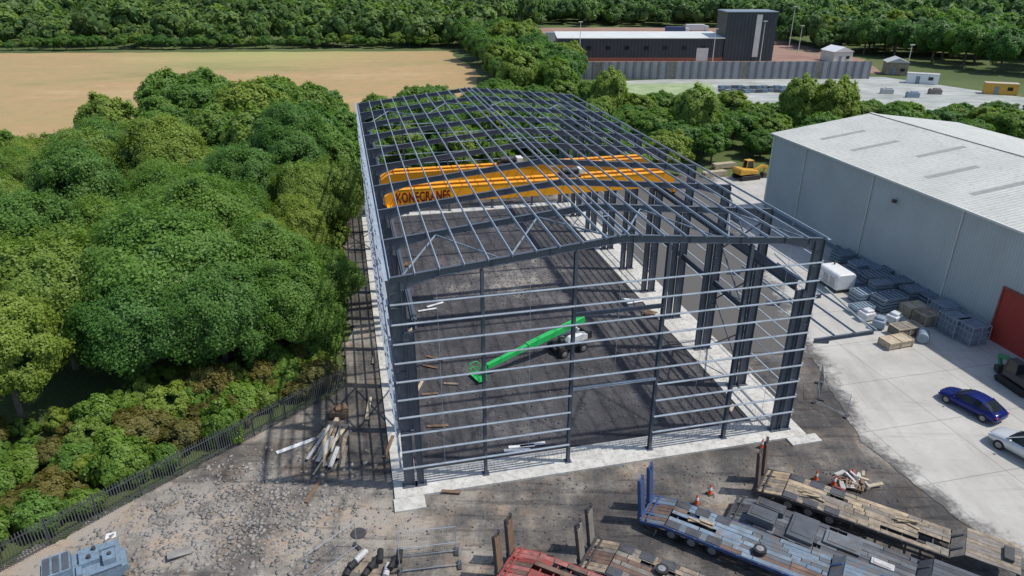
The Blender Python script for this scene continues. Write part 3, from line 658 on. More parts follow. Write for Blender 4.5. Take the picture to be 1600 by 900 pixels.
# ------------------------------------------------------------ trailers
def trailer(lab,loc,rz,Lt,paint,deck,ramp,axles,goose=True,hump=True,rampn=2,dz=.95,props=0,rampback='darkm',boxes=()):
    o=thing('low_loader_trailer',lab,'trailer',(loc[0],loc[1],0),rz)
    w=1.27; x1_=Lt-(3.3 if goose else .3)
    b=MB()
    for y in(-.55,.55): b.ib((.2,y,dz-.3),(x1_,y,dz-.3),.34,.16)
    x=.4
    while x<x1_: b.beam((x,-w,dz-.12),(x,w,dz-.12),.08,.12); x+=.8
    if goose:
        for y in(-.6,.6): b.prism([(x1_-.2,dz-.45),(x1_-.2,dz-.05),(x1_+.5,dz+.5),(Lt,dz+.5),(Lt,dz+.25),(x1_+.7,dz+.2),(x1_+.2,dz-.4)],y-.08,y+.08)
        b.beam((Lt-.1,-w,dz+.38),(Lt-.1,w,dz+.38),.12,.25)
    b.build('chassis',paint,o,.01)
    b=MB(); n=8; bw=2*w/n
    for i in range(n):
        y=-w+bw*(i+.5); xx=1.55
        while xx<x1_-.1:
            ln=min(rnd.choice([rnd.uniform(.5,1.4),rnd.uniform(1.5,3.2)]),x1_-.05-xx)
            if ln<.2: break
            b.m=rnd.choice([0,0,0,1,1,2])
            if rnd.random()>.05: b.box((xx+ln/2,y+rnd.uniform(-.01,.01),dz+.035+rnd.uniform(-.015,.015)),(ln-rnd.uniform(.01,.06),bw-.018,.05),rnd.uniform(-.006,.006))
            xx+=ln
        b.m=rnd.choice([0,1,2]); b.beam((.05,y,dz-.32),(1.5,y,dz+.03),bw-.03,.05)
    if goose:
        for i in range(n): b.m=rnd.choice([0,0,1,2]); y=-w+bw*(i+.5); b.box((x1_+.65+(Lt-x1_-.65)/2,y,dz+.55),(Lt-x1_-.65,bw-.02,.05))
        b.m=1; b.add([(x1_,-w,dz+.02),(x1_,w,dz+.02),(x1_+.62,w,dz+.56),(x1_+.62,-w,dz+.56)],[(0,1,2,3)])
    b.build('deck',deck,o)
    b=MB(); b.beam((.03,-w,dz-.34),(.03,w,dz-.34),.14,.28)
    for y in(-w-.03,w+.03): b.beam((.03,y,dz-.36),(1.5,y,dz-.08),.09,.2); b.beam((1.5,y,dz-.07),(x1_,y,dz-.07),.09,.22)
    for xx in np.arange(2.2,x1_-.3,1.25):
        for y in(-w-.09,w+.09): b.box((xx,y,dz-.02),(.16,.08,.14))
    b.build('edge_rail',paint,o)
    xs=[2.0+1.25*i for i in range(axles)]
    for x in xs:
        for sy in(-1,1): wheel(o,(x,sy*.98,.42),.42,.42)
        if hump:
            for sy in(-1,1): b=MB(); b.prism([(x-.5,dz-.08),(x-.42,dz+.1),(x+.42,dz+.1),(x+.5,dz-.08)],sy*.98-.29,sy*.98+.29); b.build('wheel_cover','darkdeck',o,.02)
    for k in range(rampn):
        sy=(-1,1)[k]
        b=MB(); hh=2.75
        for y in(-.3,.3): b.beam((0,y,0),(0,y,hh),.09,.16,(1,0,0))
        for z in np.arange(.12,hh,.26): b.box((.03,0,z),(.10,.62,.06))
        b.box((0,0,.15),(.3,.62,.2)); b.m=1
        for j in range(4):
            tt=rnd.uniform(0,.3); b.box((-.06,-.24+.16*j,hh*.5-tt/2),(.04,.145,hh-.2-tt)); b.box((.10,-.24+.16*j,hh*.5-tt/2),(.04,.145,hh-.2-tt))
        mm=b.build('ramp',[rampback,ramp],o); mm.location=(-.12,sy*.72,dz-.3); mm.rotation_euler=(0,R(rnd.uniform(-9,-3)),0)
    for sy in(-1,1): b=MB(); b.box((-.06,sy*1.05,dz-.42),(.06,.4,.12)); b.build('tail_lamp','lampred',o,.01)
    b=MB()
    if goose: b.box((Lt-.6,0,dz+.7),(.5,1.1,.2))
    else: b.box((Lt-.5,.0,dz+.2),(.5,.6,.3))
    b.build('toolbox',paint,o,.02)
    for (bx_,by_,sx,sy,sz,mm) in boxes:
        b=MB(); b.box((bx_,by_,dz+.07+sz/2),(sx,sy,sz)); b.box((bx_,by_,dz+.09+sz),(sx*.8,sy*.7,.05)); b.build('deck_box',mm,o,.03)
    for i in range(props):
        x=rnd.uniform(3,x1_-1.5); y=rnd.uniform(-.6,.6); b=MB()
        for j in range(4): b.box((x+rnd.uniform(-.2,.2),y+rnd.uniform(-.2,.2),dz+.1+.055*j),(rnd.uniform(.5,1.6),.14,.06),rnd.uniform(-.5,.5))
        pr=b.build('timber_dunnage','wood3'); pr.location=(o.location.x,o.location.y,0); pr.rotation_euler=(0,0,rz); tag(pr,'loose timber lying on the '+lab.split(' with ')[0],'timber','timber on '+lab.split(' with ')[0])
    return o
trailer('long timber decked low loader with dark ramps nearest the concrete yard',G(1188,762)[:2],R(-33),14.2,'darkm',['wood','wood2','wood3'],'rustdeck',3,props=2)
trailer('dark grey low loader with no raised ramps beside the timber decked one',G(1142,806)[:2],R(-33.5),13.6,'darkm',['greydeck','darkdeck','charcoal'],'darkm',3,rampn=0,boxes=[(1.9,-.5,1.6,1.1,.55,'charcoal'),(2.1,.7,1.7,.8,.4,'darkdeck'),(4.2,0,1.5,2.2,.25,'charcoal'),(6.4,.2,2.0,1.2,.15,'greydeck'),(8.6,-.3,1.2,.5,.12,'offwhite')])
t3=trailer('worn blue decked low loader with blue ramps raised',G(1010,806)[:2],R(-31),14,'blue',['bluedeck','bluegrime','rustdeck'],'blue',3,props=1,rampback='blue')
t4=trailer('weathered plank decked trailer with timber faced ramps left of the blue one',G(918,876)[:2],R(-29),12.5,'darkm',['wood2','rustdeck','wood'],'wood2',3,props=2,boxes=[(6.2,.3,1.2,.8,.12,'rustdeck')])
trailer('red framed trailer cut by the bottom edge of the photo',G(792,893)[:2],R(-27),11,'red',['pinkred','red','rustdeck'],'rustwood',2,hump=False)
def tyre_on(t,x,y,lab):
    m=t.matrix_basis@Vector((x,y,1.14)); k=(.42,.42)
    o=thing('spare_wheel',lab,'wheel',(m.x,m.y,m.z+.08),0); inst(WM[k][0],'tyre',o); inst(WM[k][1],'rim',o)
    o.rotation_euler=(R(90),0,rnd.uniform(0,1)); o.scale=(.9,.5,.9)
bpy.context.view_layer.update()
tyre_on(t4,4.3,.3,'spare wheel lying flat on the weathered plank trailer'); tyre_on(t3,7.0,-.5,'spare wheel lying flat on the blue decked trailer')
# ------------------------------------------------------------ small items
def cone(p,lab):
    o=thing('traffic_cone',lab,'traffic cone',p,rnd.uniform(0,1))
    b=MB(); b.box((0,0,.03),(.42,.42,.06)); b.build('base','darkm',o,.01)
    b=MB(); b.cyl((0,0,.06),(0,0,.82),.16,.03,14); b.build('cone_body','hazard',o)
    b=MB(); b.cyl((0,0,.38),(0,0,.56),.126,.088,14); b.build('reflective_sleeve','white',o)
for px,py,lb in((1274,750,'orange traffic cone left of the scrap heap by the yard edge'),(1302,758,'orange traffic cone touching the left end of the scrap heap'),(1109,772,'right-hand traffic cone of the pair behind the blue trailer ramps'),(1088,788,'left-hand traffic cone of the pair behind the blue trailer ramps'),(1190,700,'traffic cone half hidden behind the timber trailer ramps')):
    p=G(px,py); cone((p.x,p.y,.01),lb)
def heras(p,rz,lab,w=3.4,h=2.0,tilt=0):
    o=thing('mesh_fence_panel',lab,'fence panel',p,rz); o.rotation_euler.x=tilt
    b=MB()
    for x in(-w/2,w/2): b.cyl((x,0,.05),(x,0,h),.024,n=6)
    for z in(.15,h): b.cyl((-w/2,0,z),(w/2,0,z),.02,n=6)
    b.build('tube_frame','galv',o)
    b=MB()
    for i in range(1,34): x=-w/2+w*i/34; b.beam((x,.0,.15),(x,0,h),.006,.006)
    for i in range(1,9): z=.15+(h-.15)*i/9; b.beam((-w/2,0,z),(w/2,0,z),.006,.006)
    b.build('wire_mesh','galv_dark',o,0,False)
    for x in(-w/2,w/2): b=MB(); b.box((x,0,.06),(.24,.62,.12)); b.build('foot_block','darkm',o,.02)
    return o
for px,py,rz_,lb,ti in((668,868,8,'mesh fence panel standing nearest the frame in the bottom centre group',0),(672,890,9,'mesh fence panel just in front of the nearest-to-frame one',.08),(522,882,50,'mesh fence panel standing at an angle left of the short pipes',0)):
    p=G(px,py); heras((p.x,p.y,.02),R(rz_),lb,tilt=ti)
for px,py,rz_,lb in((1280,612,70,'mesh fence panel at the right front corner of the frame farthest from the camera'),(1297,640,-50,'mesh fence panel at the right front corner of the frame nearest the camera')):
    p=G(px,py); heras((p.x,p.y,.02),R(rz_),lb,2.6)
fo=thing('palisade_fence','dark grey steel palisade fence between the scrub and the muddy yard','fence')
for k in range(len(FENCE)-1):
    a=Vector((*FENCE[k],0));b_=Vector((*FENCE[k+1],0)); Lk=(b_-a).length; d=(b_-a)/Lk
    b=MB(); n=int(Lk/.17)
    for i in range(n):
        p=a+d*(i+.5)*.17; b.beam(p+Vector((0,0,.05)),p+Vector((0,0,2.0+rnd.uniform(0,.04))),.06,.02,(-d.y,d.x,0))
    b.build('pale_panel','galv_dark',fo,0,False)
    b=MB()
    for z in(.4,1.7): b.beam(a+Vector((.04,.04,z)),b_+Vector((.04,.04,z)),.04,.05)
    b.build('rail','galv_dark',fo,0,False)
    for i in range(int(Lk/2.75)+1):
        p=a+d*i*2.75+Vector((-d.y,d.x,0))*.06; b=MB(); b.ib(p+Vector((0,0,-.1)),p+Vector((0,0,2.05)),.1,.06,up=(d.x,d.y,0)); b.build('post','galv_dark',fo,0,False)
def plank(p,rz,l,w,t,m,lab,grp=None,ry=0,z=.05):
    b=MB(); b.box((0,0,0),(l,w,t)); o=b.build('timber_plank',m,None,.008); o.location=(p.x,p.y,z); o.rotation_euler=(0,ry,rz); tag(o,lab,'plank',grp); return o
for i in range(18):
    p=G(rnd.uniform(495,540),rnd.uniform(672,722)); plank(p,R(rnd.gauss(82,14)),rnd.uniform(2,4.6),rnd.choice([.12,.22,.3]),.07,rnd.choice(['palewood','wood2','wood','offwhite']),'weathered plank in the loose heap beside the frame left corner','planks heaped left of the frame',R(rnd.uniform(-6,6)),.12+.07*(i%7))
p=G(530,650);b=MB(); b.box((0,0,.35),(1.3,1.0,.5)); b.box((.2,.1,.72),(.9,.7,.2),.4); o=b.build('broken_crate','rustwood',None,.03);o.location=(p.x,p.y,0);tag(o,'brown broken timber box at the top of the plank heap','crate')
p=G(463,697); plank(p,R(35),2.9,.35,.05,'white','white metal flashing strip lying left of the plank heap')
p=G(175,838); plank(p,R(20),.7,.5,.08,'white','small white panel offcut on the rubble by the fence')
p=G(282,872); plank(p,R(30),1.3,.6,.06,'stone','pale broken board half buried in the rubble foreground',None,R(6),.42)
for px,py,rz_,l,m,lb in((680,562,-25,1.7,'rustwood','upper brown plank by the left wall inside the frame'),(672,575,-20,1.4,'rustwood','second brown plank by the left wall inside the frame'),(656,605,80,1.6,'palewood','pale plank standing along the left foundation inside the frame'),(684,668,5,1.6,'rustwood','brown plank low on the left floor near the front gable'),(672,618,10,1.3,'rustwood','short brown plank beside the left foundation'),(705,602,-5,1.2,'wood','thin timber on the gravel left of the boom lift basket'),(640,520,70,1.5,'palewood','pale plank beside the third left column'),(1143,640,60,1.2,'palewood','pale offcut on the right foundation strip'),(705,771,-5,1.3,'rustwood','brown board in front of the front foundation strip'),(608,700,85,2.5,'rustwood','dark brown beam outside the left foundation strip'),(490,770,80,2.2,'rustwood','brown post lying below the plank heap'),(576,640,95,3,'palewood','pale board outside the left foundation further back'),(585,560,95,2.2,'wood2','grey board in the strip left of the frame')):
    p=G(px,py); plank(p,R(rz_),l,.26,.07,m,lb,None,0,.16)
for px,py,rz_,lb in((815,700,8,'upper bright flashing sheet on the floor behind the front gable'),(832,697,12,'right bright flashing sheet on the floor behind the front gable'),(808,706,4,'lower bright flashing sheet on the floor behind the front gable'),(680,478,35,'bright metal sheet against the left wall in mid floor'),(668,486,20,'bright folded metal sheet left of the mid floor one'),(985,470,-10,'bright metal offcuts near the right columns'),(992,474,20,'second bright metal offcut near the right columns')):
    p=G(px,py); plank(p,R(rz_),1.9,.3,.05,'white',lb,None,0,.16)
for px,py,lb in((1015,492,'small brown timber pallet near the right columns inside the frame'),(640,415,'small brown pallet at the far left inside the frame'),(1335,760,'brown timber pallet under the scrap heap by the cones')):
    p=G(px,py); b=MB()
    for i in range(6): b.box((0,-.5+i*.2,.16),(1.2,.12,.025))
    for x in(-.5,0,.5): b.box((x,0,.08),(.1,1.1,.12))
    o=b.build('timber_pallet','rustwood'); o.location=(p.x,p.y,.08); o.rotation_euler=(0,0,rnd.uniform(0,1.5)); tag(o,lb,'pallet')
cols=['offwhite','palewood','red','plastic','offwhite','rustwood']
for i in range(22):
    p=G(rnd.uniform(1305,1370),rnd.uniform(742,768)); b=MB(); b.box((0,0,0),(rnd.uniform(.3,1.2),rnd.uniform(.08,.3),rnd.uniform(.04,.15))); o=b.build('scrap_piece',cols[i%6],None,.01); o.location=(p.x,p.y,.15+.05*(i%4)); o.rotation_euler=(rnd.uniform(-.3,.3),rnd.uniform(-.3,.3),rnd.uniform(0,3)); tag(o,'scrap offcut in the heap beside the orange cones','scrap','scrap heap by the cones')
for i in range(9):
    p=G(545+i*10,895-(i%3)*8); b=MB(); b.cyl((-.45,0,.2),(.45,0,.2),.19,n=16); b.cyl((-.46,0,.2),(.46,0,.2),.13,n=12); o=b.build('short_pipe',['black','black','offwhite','black'][i%4]); o.location=(p.x,p.y,(i%3)*.16); o.rotation_euler=(0,0,R(75)+rnd.uniform(-.5,.5)); tag(o,('pale' if i%4==2 else 'black')+' short pipe in the heap at the bottom edge','pipe',('pale' if i%4==2 else 'black')+' pipes heap')
p=G(560,835); b=MB(); b.cyl((0,0,0),(0,0,.12),.5,.45,18); o=b.build('manhole_cover','darkm'); o.location=(p.x,p.y,.02); tag(o,'round dark cover on the ground behind the short pipes','manhole cover')
p=G(138,915); o=thing('screening_machine','blue grey boxy steel machine at the bottom left corner','machine',(p.x,p.y,.2),R(32)); o.scale=(.9,.95,.9)
b=MB(); b.box((0,0,.95),(4.2,2.2,1.1)); b.box((2.2,0,.8),(.4,1.6,.5)); b.box((0,0,1.52),(4.3,2.3,.05)); b.build('housing','bluegrey',o)
b=MB(); b.box((-1.2,.1,1.85),(1.5,1.7,.6)); b.box((.5,.3,1.7),(1.1,1.3,.3)); b.box((1.55,-.4,1.75),(.7,.9,.4)); b.box((-.1,-.6,1.64),(.3,.9,.24)); b.box((1.5,.7,1.65),(.9,.5,.2)); b.build('upper_box','bluegrey',o)
for x in(-1.7,-1.2,-.7): b=MB(); b.box((x,.1,2.18),(.35,1.4,.06)); b.build('vent_lid','charcoal',o,.01)
for x,y in((.5,.0),(.8,.6),(1.6,-.4)): b=MB(); b.cyl((x,y,1.75),(x,y,2.05),.12,n=10); b.build('exhaust','darkm',o)
for y in(-1.25,1.25): b=MB(); b.prism([(-2.0,0),(2.0,0),(2.3,.35),(2.0,.6),(-2.0,.6),(-2.3,.35)],y-.2,y+.2); b.build('crawler_track','black',o,.05)
# ------------------------------------------------------------ warehouse
WO=Vector((44.3,57.7,0))
wo=thing('clad_warehouse','large pale roofed warehouse clad in grey sheet with a red door','warehouse',WO,THB)
y0_,y1_=-34,38.5; he=10.6;hr_=12.6;hw=14.7
b=MB(); b.box((.1,(y0_+y1_)/2,he/2),(.2,y1_-y0_,he)); b.build('side_wall','wallclad',wo,0,False)
b=MB(); b.box((2*hw-.1,(y0_+y1_)/2,he/2),(.2,y1_-y0_,he)); b.build('side_wall','wallclad',wo,0,False)
for y in(y0_+.1,y1_-.1): b=MB(); b.prism([(.2,0),(2*hw-.2,0),(2*hw-.2,he-.05),(hw,hr_-.1),(.2,he-.05)],y-.1,y+.1); b.build('gable_wall','wallclad',wo,0,False)
for s0 in(0,1):
    b=MB(); xa=-.25 if s0==0 else 2*hw+.25; b.add([(xa,y0_-.3,he),(xa,y1_+.3,he),(hw,y1_+.3,hr_),(hw,y0_-.3,hr_),(xa,y0_-.3,he+.12),(xa,y1_+.3,he+.12),(hw,y1_+.3,hr_+.12),(hw,y0_-.3,hr_+.12)],[(0,1,2,3),(4,5,6,7),(0,1,5,4),(1,2,6,5),(3,2,6,7),(0,3,7,4)])
    rf=b.build('roof','roofclad',wo,0,False)
    if s0==0:
        for k,yy in enumerate(range(-28,38,6)):
            t0,t1=(.20,.62) if k%3!=2 else (.46,.88)
            z=lambda t: he+.13+(hr_-he)*t
            b=MB(); b.add([( -.25+(hw+.25)*t0,yy,z(t0)),(-.25+(hw+.25)*t1,yy,z(t1)),(-.25+(hw+.25)*t1,yy+.75,z(t1)),(-.25+(hw+.25)*t0,yy+.75,z(t0))],[(0,1,2,3)]); b.build('rooflight','rooflight',rf,0,False)
b=MB(); b.beam((hw,y0_-.3,hr_+.16),(hw,y1_+.3,hr_+.16),.5,.08); b.build('ridge_cap','roofclad',wo,0,False)
b=MB(); b.beam((-.32,y0_-.3,he+.02),(-.32,y1_+.3,he+.02),.2,.2); b.build('gutter','paleclad',wo,0,False)
b=MB(); b.beam((-.04,y1_-.15,0),(-.04,y1_-.15,he),.16,.3); b.build('corner_flashing','paleclad',wo,0,False)
for y in(31,18.5,6,-7,-19): b=MB(); b.cyl((-.12,y,.2),(-.12,y,he),.07,n=8); b.build('downpipe','paleclad',wo)
b=MB(); b.box((-.03,-4.4,2.6),(.1,8.0,5.2)); b.build('roller_door','door',wo,0,False)
b=MB(); b.box((-.08,-.3,2.65),(.22,.16,5.3)); b.box((-.08,-4.4,5.3),(.22,8.4,.2)); b.build('door_frame','red',wo,.01)
b=MB(); b.box((-.3,14.6,8.7),(.3,.45,.35)); b.box((-.1,14.6,8.6),(.2,.08,.08)); b.build('floodlight','darkm',wo,.03)
b=MB(); b.box((-.04,(y0_+y1_)/2,.35),(.06,y1_-y0_,.5)); b.build('base_trim','slate',wo,0,False)
def K(px,py,z=.04): p=G(px,py); return (p.x,p.y,z)
def stack(lab,loc,sx,sy,n,m='slate'):
    o=thing('steel_panel_stack',lab,'stack',loc,THB+rnd.uniform(-.08,.08))
    for i in range(n):
        b=MB(); z=.15+i*.36; jx=rnd.uniform(-.08,.08); b.box((jx,0,z),(sx,sy,.05))
        for y in(-sy/2,sy/2): b.box((jx,y,z+.14),(sx,.07,.28))
        for x in(-sx/2,sx/2): b.box((x+jx,0,z+.14),(.07,sy,.28))
        if i==n-1:
            for k in range(1,6): b.box((jx-sx/2+k*sx/6,0,z+.2),(.22,sy-.1,.12))
        b.build('steel_tray',m,o,.01)
SN=['row-end','second','far','middle','front left','tall front','back','small back','tall wall-side','far small','left low','rear wall-side','far wall-side','middle wall-side','front wall-side','centre low','lowest front']
for i,(px,py,sx,sy,n) in enumerate([(1318,408,2.6,1.6,3),(1345,424,2.8,1.6,3),(1322,396,2.4,1.6,2),(1362,447,3.0,1.8,4),(1350,470,2.6,1.7,3),(1385,482,3.0,1.8,4),(1402,456,2.6,1.6,4),(1375,432,2.4,1.5,3),(1425,470,2.4,1.6,4),(1340,408,2.2,1.5,2),(1335,447,2.2,1.5,2),(1395,437,2.4,1.5,4),(1362,416,2.3,1.5,3),(1420,450,2.3,1.5,3),(1452,478,2.4,1.6,4),(1372,465,2.0,1.2,5),(1345,488,2.2,1.2,2)]):
    stack(SN[i]+' stack of slate grey steel trays beside the warehouse wall',K(px,py),sx,sy,n,['slate','slate2','slate'][i%3])
def crate(lab,loc,sx,sy,sz,m):
    o=thing('timber_crate',lab,'crate',loc,THB+rnd.uniform(-.1,.1)); b=MB(); b.box((0,0,sz/2+.1),(sx-.06,sy-.06,sz)); b.build('box',m,o,.01)
    b=MB()
    for x in(-sx/2,0,sx/2):
        for y in(-sy/2,sy/2): b.box((x,y,sz/2+.1),(.1,.05,sz))
        b.box((x,0,.05),(.1,sy,.1)); b.box((x,0,sz+.13),(.1,sy,.05))
    for y in(-sy/2,sy/2): b.box((0,y,sz+.07),(sx,.05,.1))
    b.build('batten','palewood',o)
crate('long pale timber crate at the front of the yard stacks',K(1398,540),2.6,1.4,.6,'palewood')
crate('second pale timber crate behind the front one',K(1412,522),2.6,1.3,.8,'wood2')
crate('timber crate beside the plastic wrapped load',K(1448,505),2.4,1.5,1.1,'wood')
crate('square timber crate behind the grey cages',K(1425,492),2.0,1.5,1.0,'palewood')
for i,(px,py) in enumerate([(1352,500),(1372,512),(1395,505)]):
    b=MB(); b.box((0,0,.5),(1.3,1.1,.8)); b.box((.1,0,1.0),(.9,.8,.3)); o=b.build('wrapped_load',['plastic','slate2','plastic'][i],None,.12); o.location=K(px,py); o.rotation_euler=(0,0,rnd.uniform(0,1)); tag(o,('left white','front blue grey','right white')[i]+' wrapped load between the trays and the crates','wrapped load')
def cage(lab,loc):
    o=thing('steel_cage',lab,'cage',loc,THB)
    b=MB(); sx,sy,h=2.0,2.2,1.9
    for x in(-sx/2,0,sx/2):
        for y in(-sy/2,sy/2): b.box((x,y,h/2),(.05,.05,h))
    for y in np.linspace(-sy/2,sy/2,6): b.box((-sx/2,y,h/2),(.03,.03,h))
    for z in(.1,.7,1.3,h):
        for y in(-sy/2,sy/2): b.box((0,y,z),(sx,.04,.04))
        for x in(-sx/2,sx/2): b.box((x,0,z),(.04,sy,.04))
    b.build('cage_frame','galv',o,0,False)
    b=MB(); b.box((0,0,.75),(sx-.15,sy-.15,1.3)); b.box((.1,.1,1.6),(sx-.4,sy-.3,.4)); b.build('stored_sheets','slate',o,.03)
for px,py,lb in((1487,520,'left grey steel cage of stored sheets by the warehouse wall'),(1512,532,'right grey steel cage of stored sheets by the red door'),(1470,500,'rear grey steel cage close to the warehouse wall')): cage(lb,K(px,py))
o=thing('steel_drum','grey cylindrical drum lying in front of the cages','drum',K(1440,532),R(60)); b=MB(); b.cyl((-.8,0,.5),(.8,0,.5),.5,n=20); b.build('drum_shell','slate2',o,.03)
for x in(-.35,.35): b=MB(); b.cyl((x-.03,0,.5),(x+.03,0,.5),.525,n=20); b.build('rolling_hoop','slate',o)
o=thing('generator_unit','white rounded generator housing beside the grey tray stacks','generator',K(1303,448),THB)
b=MB(); b.prism([(-1.1,.35),(1.1,.35),(1.15,1.8),(.9,2.1),(-.9,2.1),(-1.15,1.8)],-1.7,1.7); b.build('housing','white',o,.12)
b=MB(); b.box((0,0,.22),(1.9,3.2,.25)); b.build('skid','darkm',o)
for y in(-.9,.2): b=MB(); b.box((-1.16,y,1.1),(.04,.8,1.0)); b.build('side_door','offwhite',o,.02)
b=MB(); b.cyl((.4,1.1,2.05),(.4,1.1,2.5),.09,n=10); b.build('exhaust','darkm',o)
b=MB(); b.cyl((0,0,0),(0,0,1.1),.1,n=12); o=b.build('bollard','yellow'); o.location=K(1519,528); tag(o,'yellow steel bollard at the left side of the red door','bollard')
def excavator(lab,p,rz,paint,s=1,house=None):
    o=thing('excavator',lab,'excavator',p,rz); o.scale=(s,s,s); house=house or paint
    for y in(-.95,.95):
        b=MB(); b.prism([(-1.5,0),(1.5,0),(1.8,.35),(1.5,.68),(-1.5,.68),(-1.8,.35)],y-.25,y+.25); b.build('crawler_track','black',o,.05)
    b=MB(); b.box((0,0,.5),(1.6,1.4,.4)); b.build('undercarriage','darkm',o,.03)
    b=MB(); b.prism([(-1.9,.85),(1.2,.85),(1.2,1.3),(-.2,1.5),(-1.7,1.7),(-1.95,1.4)],-1.05,1.05); b.build('house',house,o,.05)
    b=MB(); b.prism([(-.1,1.4),(1.15,1.3),(1.0,2.5),(0,2.5)],.15,1.0); b.build('cab_glass','glass',o,.03)
    b=MB(); b.box((.5,.57,2.53),(1.1,.95,.08))
    for x,x2 in((-.1,0),(1.15,1.0)):
        for y in(.15,1.0): b.beam((x,y,1.35),(x2,y,2.5),.09,.09)
    b.build('cab_frame',house,o)
    b=MB(); b.beam((1.1,-.3,1.2),(2.3,-.3,1.8),.3,.4); b.beam((2.2,-.3,1.8),(3.2,-.3,1.5),.28,.36); b.build('boom',paint,o,.03)
    b=MB(); b.beam((3.2,-.3,1.7),(2.7,-.3,.7),.22,.28); b.build('dipper_arm',paint,o,.02)
    b=MB(); b.prism([(2.3,.1),(2.9,.15),(3.0,.7),(2.5,.75)],-.75,.15); b.build('bucket','darkm',o,.02)
excavator('yellow excavator parked at the far corner of the warehouse',K(1166,279),R(20),'yellow',1.1)
excavator('green and black tracked machine at the right edge below the red door',K(1592,606),R(100),'dullgreen',.9,'darkm')
for px,py,lb in((1130,262,'left timber stack near the yellow excavator'),(1115,275,'lower timber stack near the yellow excavator')):
    p=G(px,py); b=MB()
    for i in range(4):
        for j in range(5): b.box((0,-.5+j*.24,.12+i*.2),(4.2+rnd.uniform(-.4,.2),.2,.16))
    o=b.build('timber_stack','palewood'); o.location=(p.x,p.y,.04); o.rotation_euler=(0,0,THB+.1); tag(o,lb,'timber stack')
# ------------------------------------------------------------ background buildings
o=thing('dark_clad_building','long low dark clad building with white roof and tall tower behind the board fence','building',(16,256,0))
b=MB(); b.box((28.5,9,4.2),(57,18,6.2)); b.build('wall','darkclad',o,0,False)
b=MB(); b.box((28.5,8.97,.55),(57.3,18.3,1.1)); b.build('brick_plinth','brick',o,0,False)
b=MB(); b.prism([(-.3,7.35),(18.3,7.9),(18.3,8.15),(-.3,7.6)],-.5,57.4,'x'); b.build('roof','paleclad',o,0,False)
b=MB(); b.box((66.0,6.5,7.9),(17.2,12.5,15.8)); t=b.build('tower','darkclad',o,0,False)
b=MB(); b.box((66.0,6.5,15.9),(17.6,13,.25)); b.build('tower_roof','slate',t,0,False)
b=MB(); b.box((68.4,.15,8.2),(1.9,.2,13.8)); b.build('pale_panel','paleclad',t,0,False)
for i in range(8): b=MB(); b.box((4+i*6.6,-.1,4.3),(1.6,.2,1.2)); b.build('window','glass',o,0,False)
b=MB(); b.box((50,-.12,2.2),(4,.2,4.2)); b.build('door','paleclad',o,0,False)
fa=G(876,124);fb=G(1358,123)
o=thing('board_fence','tall grey vertical board fence in front of the dark tower building','fence',(fa.x,fa.y,0),math.atan2(fb.y-fa.y,fb.x-fa.x)); Lf=(fb-fa).length
n=38
for i in range(n):
    b=MB(); b.box(((i+.5)*Lf/n,0,2.5),(Lf/n-.1,.12,4.9+.1*(i%2))); b.build('fence_panel','fencepanel' if i%9!=4 else 'wood2',o,0,False)
    b=MB(); b.box((i*Lf/n,-.12,2.55),(.2,.2,5.1)); b.build('post','slate',o,0,False)
def mast(px,py,top,lab):
    p=G(px,py); y=(top-450)/FP; fw=math.cos(PT)-math.sin(PT)*y; dn=math.sin(PT)+math.cos(PT)*y; h=HC-p.y/fw*dn
    o=thing('light_mast',lab,'light mast',(p.x,p.y,0)); b=MB(); b.cyl((0,0,0),(0,0,h),.16,.09,8); b.build('pole','paleclad',o); b=MB(); b.box((0,-.2,h),(1.4,.4,.25)); b.build('lamp_head','paleclad',o)
for i,(px,py,tp,lb) in enumerate([(905,97,34,'light mast at the left end of the dark building'),(1187,97,33,'light mast in front of the dark tower'),(1113,97,45,'light mast just left of the dark tower'),(1232,78,10,'tall light mast right of the dark tower'),(1247,82,40,'shorter light mast right of the tall one'),(1416,112,70,'light mast by the small brick hut')]): mast(px,py,tp,lb)
def hut(px,py,w,d,h,wall,roof,lab,cat,gable=True,rz=0,nm='hut'):
    p=G(px,py); o=thing(nm,lab,cat,(p.x,p.y,0),R(rz)); b=MB(); b.box((0,d/2,h/2),(w,d,h)); b.build('wall',wall,o,0,False)
    b=MB()
    if gable: b.prism([(-w/2-.3,h),(w/2+.3,h),(0,h+w*.22)],-.3,d+.3)
    else: b.box((0,d/2,h+.08),(w+.2,d+.2,.16))
    b.build('roof',roof,o,0,False)
    b=MB(); b.box((-w*.15,-.06,1.0),(1.0,.1,2.0)); b.build('door','slate',o,0,False)
    b=MB(); b.box((w*.25,-.06,1.5),(1.2,.1,.9)); b.build('window','glass',o,0,False)
hut(1400,117,6,6,3.6,'wood','offwhite','small brick hut with pitched roof at the end of the board fence','hut',True,-15,'brick_hut')
hut(1440,131,8,2.6,2.6,'white','offwhite','white site cabin right of the small brick hut','site cabin',False,-25,'site_cabin')
hut(1563,148,7.5,2.6,2.7,'yellow','palewood','yellow shipping container at the far right','container',False,-20,'shipping_container')
hut(1316,97,7,8,3.4,'paleclad','white','pale small shed behind the board fence','shed',True,10,'shed')
hut(970,27,26,20,7,'slate','paleclad','far industrial unit with pale roof among the distant trees','industrial unit',True,80,'industrial_unit')
hut(862,72,5,4,5,'offwhite','slate','pale machine shed left of the dark building','shed',False,0,'shed')
